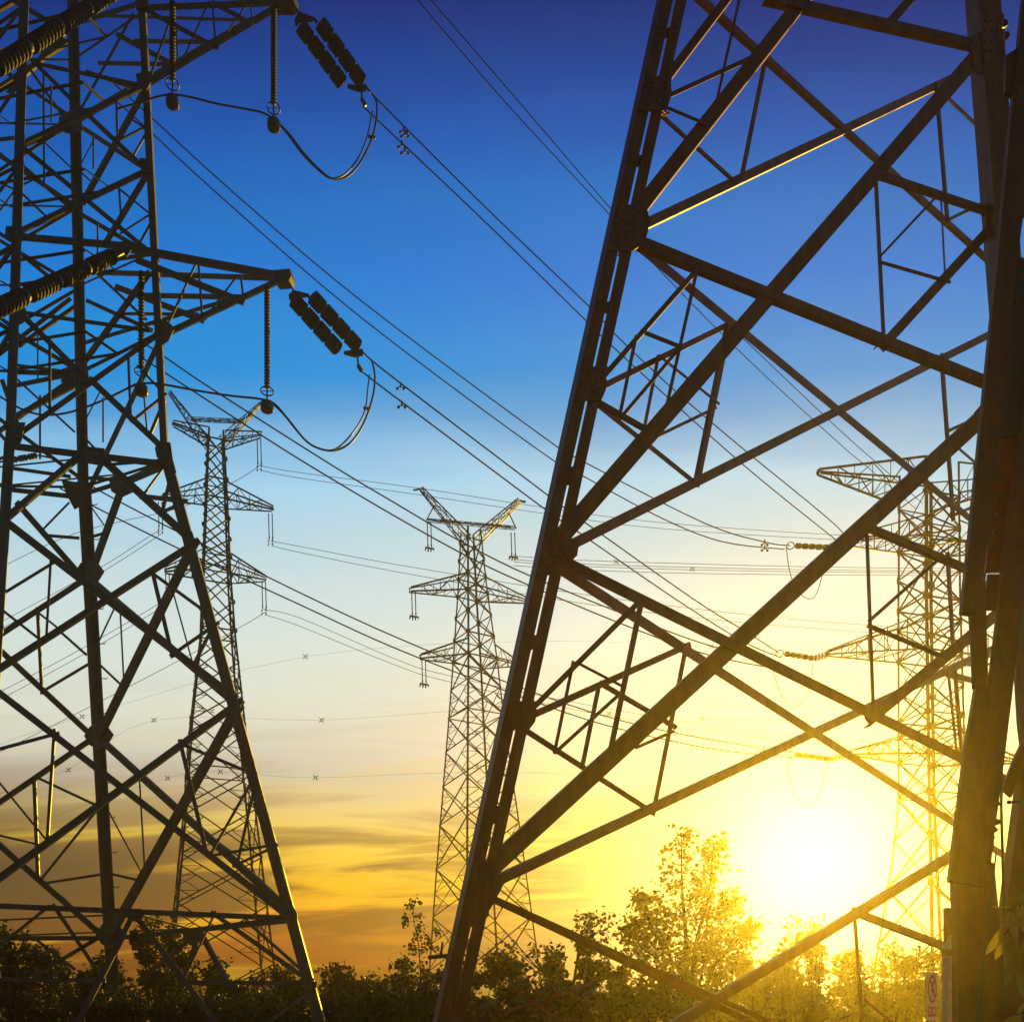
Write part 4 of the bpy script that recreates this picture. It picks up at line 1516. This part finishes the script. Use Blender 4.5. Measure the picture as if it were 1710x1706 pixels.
BU = [(20, 1552, 190, 29, 'tall dark bush at the left edge behind the left pylon base'), (92, 1585, 130, 31, 'dark bush between the left edge and the dark pylon leg'),
      (168, 1596, 130, 30, 'dark bush right behind the dark leg of the left pylon'), (262, 1530, 110, 29, 'tall sprigged bush below the small hanging plate'),
      (330, 1596, 130, 33, 'low dark bush under the far left pylon'), (400, 1628, 130, 34, 'low bush right of the far left pylon base'),
      (470, 1612, 110, 31, 'bush behind the right foot of the left pylon'), (566, 1610, 110, 30, 'pointed bush just right of the left pylon foot'),
      (624, 1628, 110, 31, 'low bush in the gap left of the sapling'), (690, 1598, 130, 29, 'rounded bush at the foot of the thin sapling'),
      (770, 1600, 130, 27, 'bush directly behind the big brown leg'), (850, 1572, 130, 28, 'leafy bush just right of the big brown leg'),
      (925, 1578, 130, 29, 'bush under the double brown brace'), (990, 1522, 100, 29, 'tall pointed bush left of the broad tree'),
      (1055, 1580, 130, 27, 'bush at the left foot of the broad tree'), (1130, 1600, 150, 26, 'bush in front of the broad tree trunk'),
      (1230, 1584, 150, 28, 'bush at the right foot of the broad tree'), (1300, 1588, 130, 29, 'bush left of the sunlit mound below the sun'),
      (1360, 1532, 140, 30, 'high rounded bush directly below the sun'), (1440, 1580, 140, 29, 'bush below the crossing of the low brown braces'),
      (1510, 1572, 130, 30, 'bush left of the warning board'), (1570, 1590, 130, 31, 'bush behind the concrete marker post')]
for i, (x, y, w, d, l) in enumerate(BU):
    bush(x, y, w, d, 1800 if x > 1000 else 2700, l, seed=i + 3, sprigs=6, m=LEAFY if x > 1000 else LEAFM)  # sunlit leaf copy on the sun's side, shaded copy elsewhere

# low front scrub: what fills the bottom edge
LOW = [(-20, 1640), (60, 1652), (140, 1655), (225, 1650), (310, 1655), (395, 1660), (470, 1655), (545, 1652), (620, 1650), (700, 1645), (780, 1650), (860, 1640), (940, 1635), (1020, 1640),
       (1100, 1650), (1180, 1640), (1260, 1628), (1340, 1622), (1420, 1626), (1500, 1630), (1580, 1640)]
words = ['at the far left corner', 'below the left edge bush', 'left of the dark pylon leg', 'right of the dark pylon leg', 'below the far left pylon', 'left of the left pylon right foot',
         'at the left pylon right foot', 'right of the left pylon right foot', 'in the gap before the sapling', 'below the sapling', 'hidden partly by the big brown leg', 'right of the big brown leg',
         'below the double brown brace', 'below the pointed tall bush', 'below the broad tree', 'right of the broad tree foot', 'left below the sun', 'straight below the sun', 'right below the sun',
         'left of the warning board', 'behind the warning board']
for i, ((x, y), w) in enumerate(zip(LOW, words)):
    bush(x, y, 130, 22 + (i * 5 % 3), 1400 if x > 1000 else 2000, 'low dense scrub along the bottom edge, ' + w, seed=i + 60, sprigs=3, ls=.13, m=LEAFY if x > 1000 else LEAFM,  # same split of sunlit and shaded leaf copies
         group='low scrub along the bottom edge', cat='scrub')

# sapling left of the big leg
def sapling():
    rng = random.Random(5)
    d = 24
    t = Thing('sapling', 'thin sapling with round dark leaf clusters left of the big brown leg', 'sapling', Vector((P(712, HY, d).x, d, 0)))
    st = spline([Vector((P(712, HY, d).x, d, 0)), P(702, 1620, d), P(698, 1570, d), P(690, 1530, d), P(694, 1500, d)], 5)
    vs, fs = tube_geo(st, .022, 5, r2=.006)
    cl = [(694, 1503, 9), (683, 1512, 7), (678, 1531, 8), (676, 1539, 8), (697, 1529, 8), (702, 1547, 9), (697, 1562, 9), (709, 1565, 12), (685, 1578, 10), (692, 1586, 9), (706, 1585, 8), (731, 1557, 8), (727, 1583, 8), (716, 1574, 7)]
    lv, lf = [], []
    for x, y, r in cl:
        c = P(x, y, d)
        tube_geo([min(st, key=lambda p: (p - c).length + max(0, p.z - c.z)), c], .008, 4, vs, fs, r2=.004)
        for _ in range(26):
            leaf_quads(lv, lf, c + Vector((rng.gauss(0, 1), rng.gauss(0, 1), rng.gauss(0, 1))) * (r * .42 * d / F), .10 * rng.uniform(.7, 1.2), rng, .6)
    t.part('trunk', mesh('trunk', vs, fs, BARK))
    t.part('crown', mesh('crown', lv, lf, LEAFM))
sapling()

# broad tree in front of the glow
def tree():
    rng = random.Random(11)
    d = dm(33)
    bx = P(1150, HY, d).x
    t = Thing('tree', 'broad loose leafy tree with two leaders standing left of the sun', 'tree', Vector((bx, d, 0)))
    vs, fs, lv, lf = [], [], [], []
    k = d / F
    base = Vector((bx, d, 0))
    leaders = [[base, P(1146, 1580, d), P(1139, 1480, d), P(1138, 1396, d)], [base, P(1160, 1590, d), P(1182, 1500, d + .4), P(1192, 1408, d + .4)],
               [base, P(1120, 1600, d - .3), P(1092, 1540, d - .4), P(1072, 1500, d - .4)], [base, P(1175, 1610, d), P(1205, 1550, d + .2), P(1226, 1500, d + .2)],
               [base, P(1110, 1620, d - .5), P(1070, 1580, d - .5), P(1048, 1545, d - .6)], [base, P(1190, 1620, d - .4), P(1228, 1580, d - .3), P(1252, 1548, d - .3)]]
    for j, L in enumerate(leaders):
        pts = spline(L, 8)
        tube_geo(pts, .09 if j < 2 else .05, 6, vs, fs, r2=.012)
        for i in range(6, len(pts)):
            f = i / len(pts)
            nb = 3 if j < 2 else 2
            for b in range(nb):
                a = rng.uniform(0, 6.283)
                ln = (1.25 if j < 2 else .9) * (1.15 - f) * rng.uniform(.5, 1.2) + .15
                e = pts[i] + Vector((math.cos(a) * ln, math.sin(a) * ln, ln * rng.uniform(.1, .7)))
                tube_geo([pts[i], (pts[i] + e) / 2 + Vector((0, 0, -.04)), e], .014, 4, vs, fs, r2=.005)
                dens = 15 if j == 0 and f > .62 else 24
                for _ in range(dens):
                    g = rng.random() ** .6
                    c = pts[i] + (e - pts[i]) * g + Vector((rng.gauss(0, 1), rng.gauss(0, 1), rng.gauss(0, 1))) * (.07 + .10 * ln)
                    leaf_quads(lv, lf, c, .15 * rng.uniform(.5, 1.35), rng)
    t.part('trunk', mesh('trunk', vs, fs, BARK))
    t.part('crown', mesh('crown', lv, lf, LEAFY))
tree()

# drooping plant at the right edge: every leaf on its own
def plant():
    d = 5.2
    t = Thing('drooping_plant', 'near plant with long drooping pointed leaves at the lower right edge', 'plant', Vector((P(1725, HY, d).x, d, 0)))
    s = d / F
    stem = spline([Vector((P(1740, HY, d).x, d, 0)), P(1745, 1640, d), P(1730, 1540, d), P(1712, 1500, d), P(1698, 1497, d), P(1688, 1515, d)], 6)
    t.part('stem', tube('stem', stem, .007, BARK, 6, r2=.003))
    s2 = spline([Vector((P(1740, HY, d).x, d + .1, 0)), P(1735, 1700, d), P(1715, 1690, d), P(1698, 1694, d)], 5)
    t.part('stem', tube('stem', s2, .006, BARK, 6, r2=.003))
    def leaf(a, b, w, bulge, dz):
        p, q = P(a[0], a[1], d + dz), P(b[0], b[1], d + dz - .05)
        u = (q - p)
        ln = u.length
        side = u.normalized().cross(Vector((0, 1, 0))).normalized()
        fwd = side.cross(u.normalized())
        n = 8
        vs, fs = [], []
        for i in range(n + 1):
            f = i / n
            ww = w * s * (math.sin(math.pi * f ** .75) ** .85) * .5 + .0004
            c = p + u * f + fwd * (math.sin(f * math.pi) * bulge * s) + side * (math.sin(f * 4.2) * .05 * ln)
            vs += [c - side * ww + fwd * (ww * .35), c, c + side * ww + fwd * (ww * .35)]
        for i in range(n):
            k = i * 3
            fs += [(k, k + 1, k + 4, k + 3), (k + 1, k + 2, k + 5, k + 4)]
        t.part('leaf', mesh('leaf', vs, fs, BIGLEAF, True))
    for a, b, w, bu, dz in (((1690, 1512), (1657, 1514), 4, 3, 0), ((1686, 1520), (1670, 1570), 13, 5, 0), ((1690, 1520), (1700, 1575), 17, 6, -.02), ((1698, 1512), (1716, 1560), 14, 5, .02),
                            ((1700, 1500), (1722, 1495), 9, 4, 0), ((1706, 1510), (1724, 1530), 10, 4, .03), ((1678, 1546), (1648, 1596), 15, 6, .06), ((1684, 1556), (1664, 1604), 16, 6, .04),
                            ((1692, 1560), (1690, 1640), 26, 8, .08), ((1700, 1570), (1682, 1650), 20, 8, .1), ((1706, 1580), (1712, 1668), 24, 8, .06), ((1714, 1560), (1730, 1620), 22, 8, .02),
                            ((1700, 1694), (1668, 1722), 14, 5, 0), ((1706, 1690), (1690, 1730), 14, 5, .02), ((1712, 1672), (1700, 1694), 8, 3, 0), ((1716, 1690), (1722, 1730), 14, 5, .01)):
        leaf(a, b, w, bu, dz)
plant()

# ------------------------------------------------------------------ marker post and warning board
def marker():
    d = 8.3
    t = Thing('marker_post', 'square concrete marker post with pointed top beside the nearest leg', 'post', Vector((P(1590, HY, d).x, d, 0)))
    k = d / F
    w = 11.5 * k
    c = P(1590, 1580, d)
    z1, zt = c.z, P(1590, 1557, d).z
    vs = [Vector((c.x + a * w, d + b * w, z)) for z in (0, z1) for a, b in ((-1, -1), (1, -1), (1, 1), (-1, 1))] + [Vector((c.x, d, zt))]
    fs = [(0, 1, 5, 4), (1, 2, 6, 5), (2, 3, 7, 6), (3, 0, 4, 7), (4, 5, 8), (5, 6, 8), (6, 7, 8), (7, 4, 8), (3, 2, 1, 0)]
    t.part('shaft', mesh('shaft', vs, fs, CONC))
    zb = P(0, 1590, d).z
    vs = [Vector((c.x + a * w * 1.03, d + b * w * 1.03, z)) for z in (zb - .03, zb + .03) for a, b in ((-1, -1), (1, -1), (1, 1), (-1, 1))]
    t.part('band', mesh('band', vs, [(0, 1, 5, 4), (1, 2, 6, 5), (2, 3, 7, 6), (3, 0, 4, 7), (4, 5, 6, 7), (3, 2, 1, 0)], BROWN))
    b = Thing('steel_plate', 'dark steel plate standing up behind the pointed concrete post', 'plate', P(1590, 1580, 8.7))
    slab(b, 'plate', [P(x, y, 8.7) for x, y in ((1579, 1515), (1604, 1516), (1604, 1960), (1580, 1960))], CN, .05, BROWN)
marker()

def sign():
    d = 8.0
    c = P(1556.5, 1663, d)
    yaw = math.radians(50)
    ex = Vector((math.cos(yaw), math.sin(yaw), 0))
    ez = Vector((0, 0, 1))
    n = Vector((ex.y, -ex.x, 0))
    t = Thing('warning_board', 'pale no climbing warning board with red ring beside the concrete post', 'sign', Vector((c.x, c.y, 0)))
    W, H = .148, .20
    def pt(u, v, o=0.0):
        return c + ex * u + ez * v + n * o
    def poly(name, pts, o, th, m, of=None):
        return slab(t, name, [pt(u, v, o) for u, v in pts], n, th, m, of)
    bd = poly('board', [(-W, -H), (W, -H), (W, H), (-W, H)], 0, .006, WHITE)
    vs, fs = [], []
    k = 32
    cz = .062
    for i in range(k):
        a = 2 * math.pi * i / k
        for r in (.095, .118):
            vs.append(pt(r * math.cos(a), cz + r * math.sin(a), .003))
    for i in range(k):
        j = (i + 1) % k
        fs.append((i * 2, i * 2 + 1, j * 2 + 1, j * 2))
    ob = Thing.part
    t.part('ring', mesh('ring', vs, fs, RED))
    poly('slash', [(-.078, cz + .064), (-.064, cz + .078), (.078, cz - .064), (.064, cz - .078)], .008, .002, RED)
    # climbing figure
    def limb(a, b, w):
        a, b = Vector(a), Vector(b)
        u = (b - a).normalized()
        s = Vector((-u.y, u.x)) * w / 2
        return [(a.x + s.x, a.y + cz + s.y), (b.x + s.x, b.y + cz + s.y), (b.x - s.x, b.y + cz - s.y), (a.x - s.x, a.y + cz - s.y)]
    poly('figure_head', [(.012 + .017 * math.cos(a * .785), cz + .058 + .017 * math.sin(a * .785)) for a in range(8)], .0045, .001, BLACK)
    for o, (a, b, w) in enumerate((((.002, .036), (-.01, -.02), .03), ((.01, .03), (.045, .052), .011), ((.045, .05), (.05, .078), .01), ((0, .026), (-.04, .036), .011),
                    ((-.006, -.015), (.032, -.032), .014), ((.032, -.03), (.024, -.068), .012), ((-.012, -.016), (-.03, -.052), .014), ((-.03, -.05), (-.026, -.084), .012))):
        poly('figure_limb', limb(a, b, w), .0042 + o * .0003, .001, BLACK)
    poly('text_panel', [(-.122, -.168), (.122, -.168), (.122, -.085), (-.122, -.085)], .003, .002, RED)
    fc = bpy.data.curves.new('lettering', 'FONT')
    fc.body = '\u7981\u6b62\u6500\u767b'
    fc.size = .058
    fc.align_x = 'CENTER'
    fc.align_y = 'CENTER'
    fc.extrude = .0005
    fc.materials.append(WHITE)
    M = Matrix(((ex.x, 0, n.x, 0), (ex.y, 0, n.y, 0), (0, 1, 0, 0), (0, 0, 0, 1)))
    M.translation = pt(0, -.127, .0055)
    tmp = bpy.data.objects.new('tmp', fc)
    C.objects.link(tmp)
    bpy.context.view_layer.update()
    me = bpy.data.meshes.new_from_object(tmp.evaluated_get(bpy.context.evaluated_depsgraph_get()))
    bpy.data.objects.remove(tmp)
    me.name = 'lettering'
    lo = t.part('lettering', me, M)
    lo['kind'] = 'stuff'
    for u in (-.1, .1):
        p0 = pt(u, H - .01, -.012)
        t.part('stake', tube('stake', [Vector((p0.x, p0.y, 0)), p0], .008, GALV))
sign()

# ------------------------------------------------------------------ warm haze, added to give the golden glare round the sun
def haze():
    x, y0, y1, z0, z1 = 77, -14, 102, -1.2, 28.6
    vs = [(a, b, c) for c in (z0, z1) for a, b in ((-x, y0), (x, y0), (x, y1), (-x, y1))]
    me = mesh('haze', vs, [(3, 2, 1, 0), (4, 5, 6, 7), (0, 1, 5, 4), (1, 2, 6, 5), (2, 3, 7, 6), (3, 0, 4, 7)])
    mt = bpy.data.materials.new('added_glare_haze')
    mt.use_nodes = True
    nt = mt.node_tree
    nt.nodes.clear()
    v = nt.nodes.new('ShaderNodeVolumePrincipled')
    v.inputs['Color'].default_value = (1, .88, .62, 1)
    v.inputs["Density"].default_value = 0.001
    v.inputs['Anisotropy'].default_value = 0.88
    o = nt.nodes.new('ShaderNodeOutputMaterial')
    nt.links.new(v.outputs[0], o.inputs['Volume'])
    me.materials.append(mt)
    tag(put('haze', me), None, None, kind='stuff')
haze()
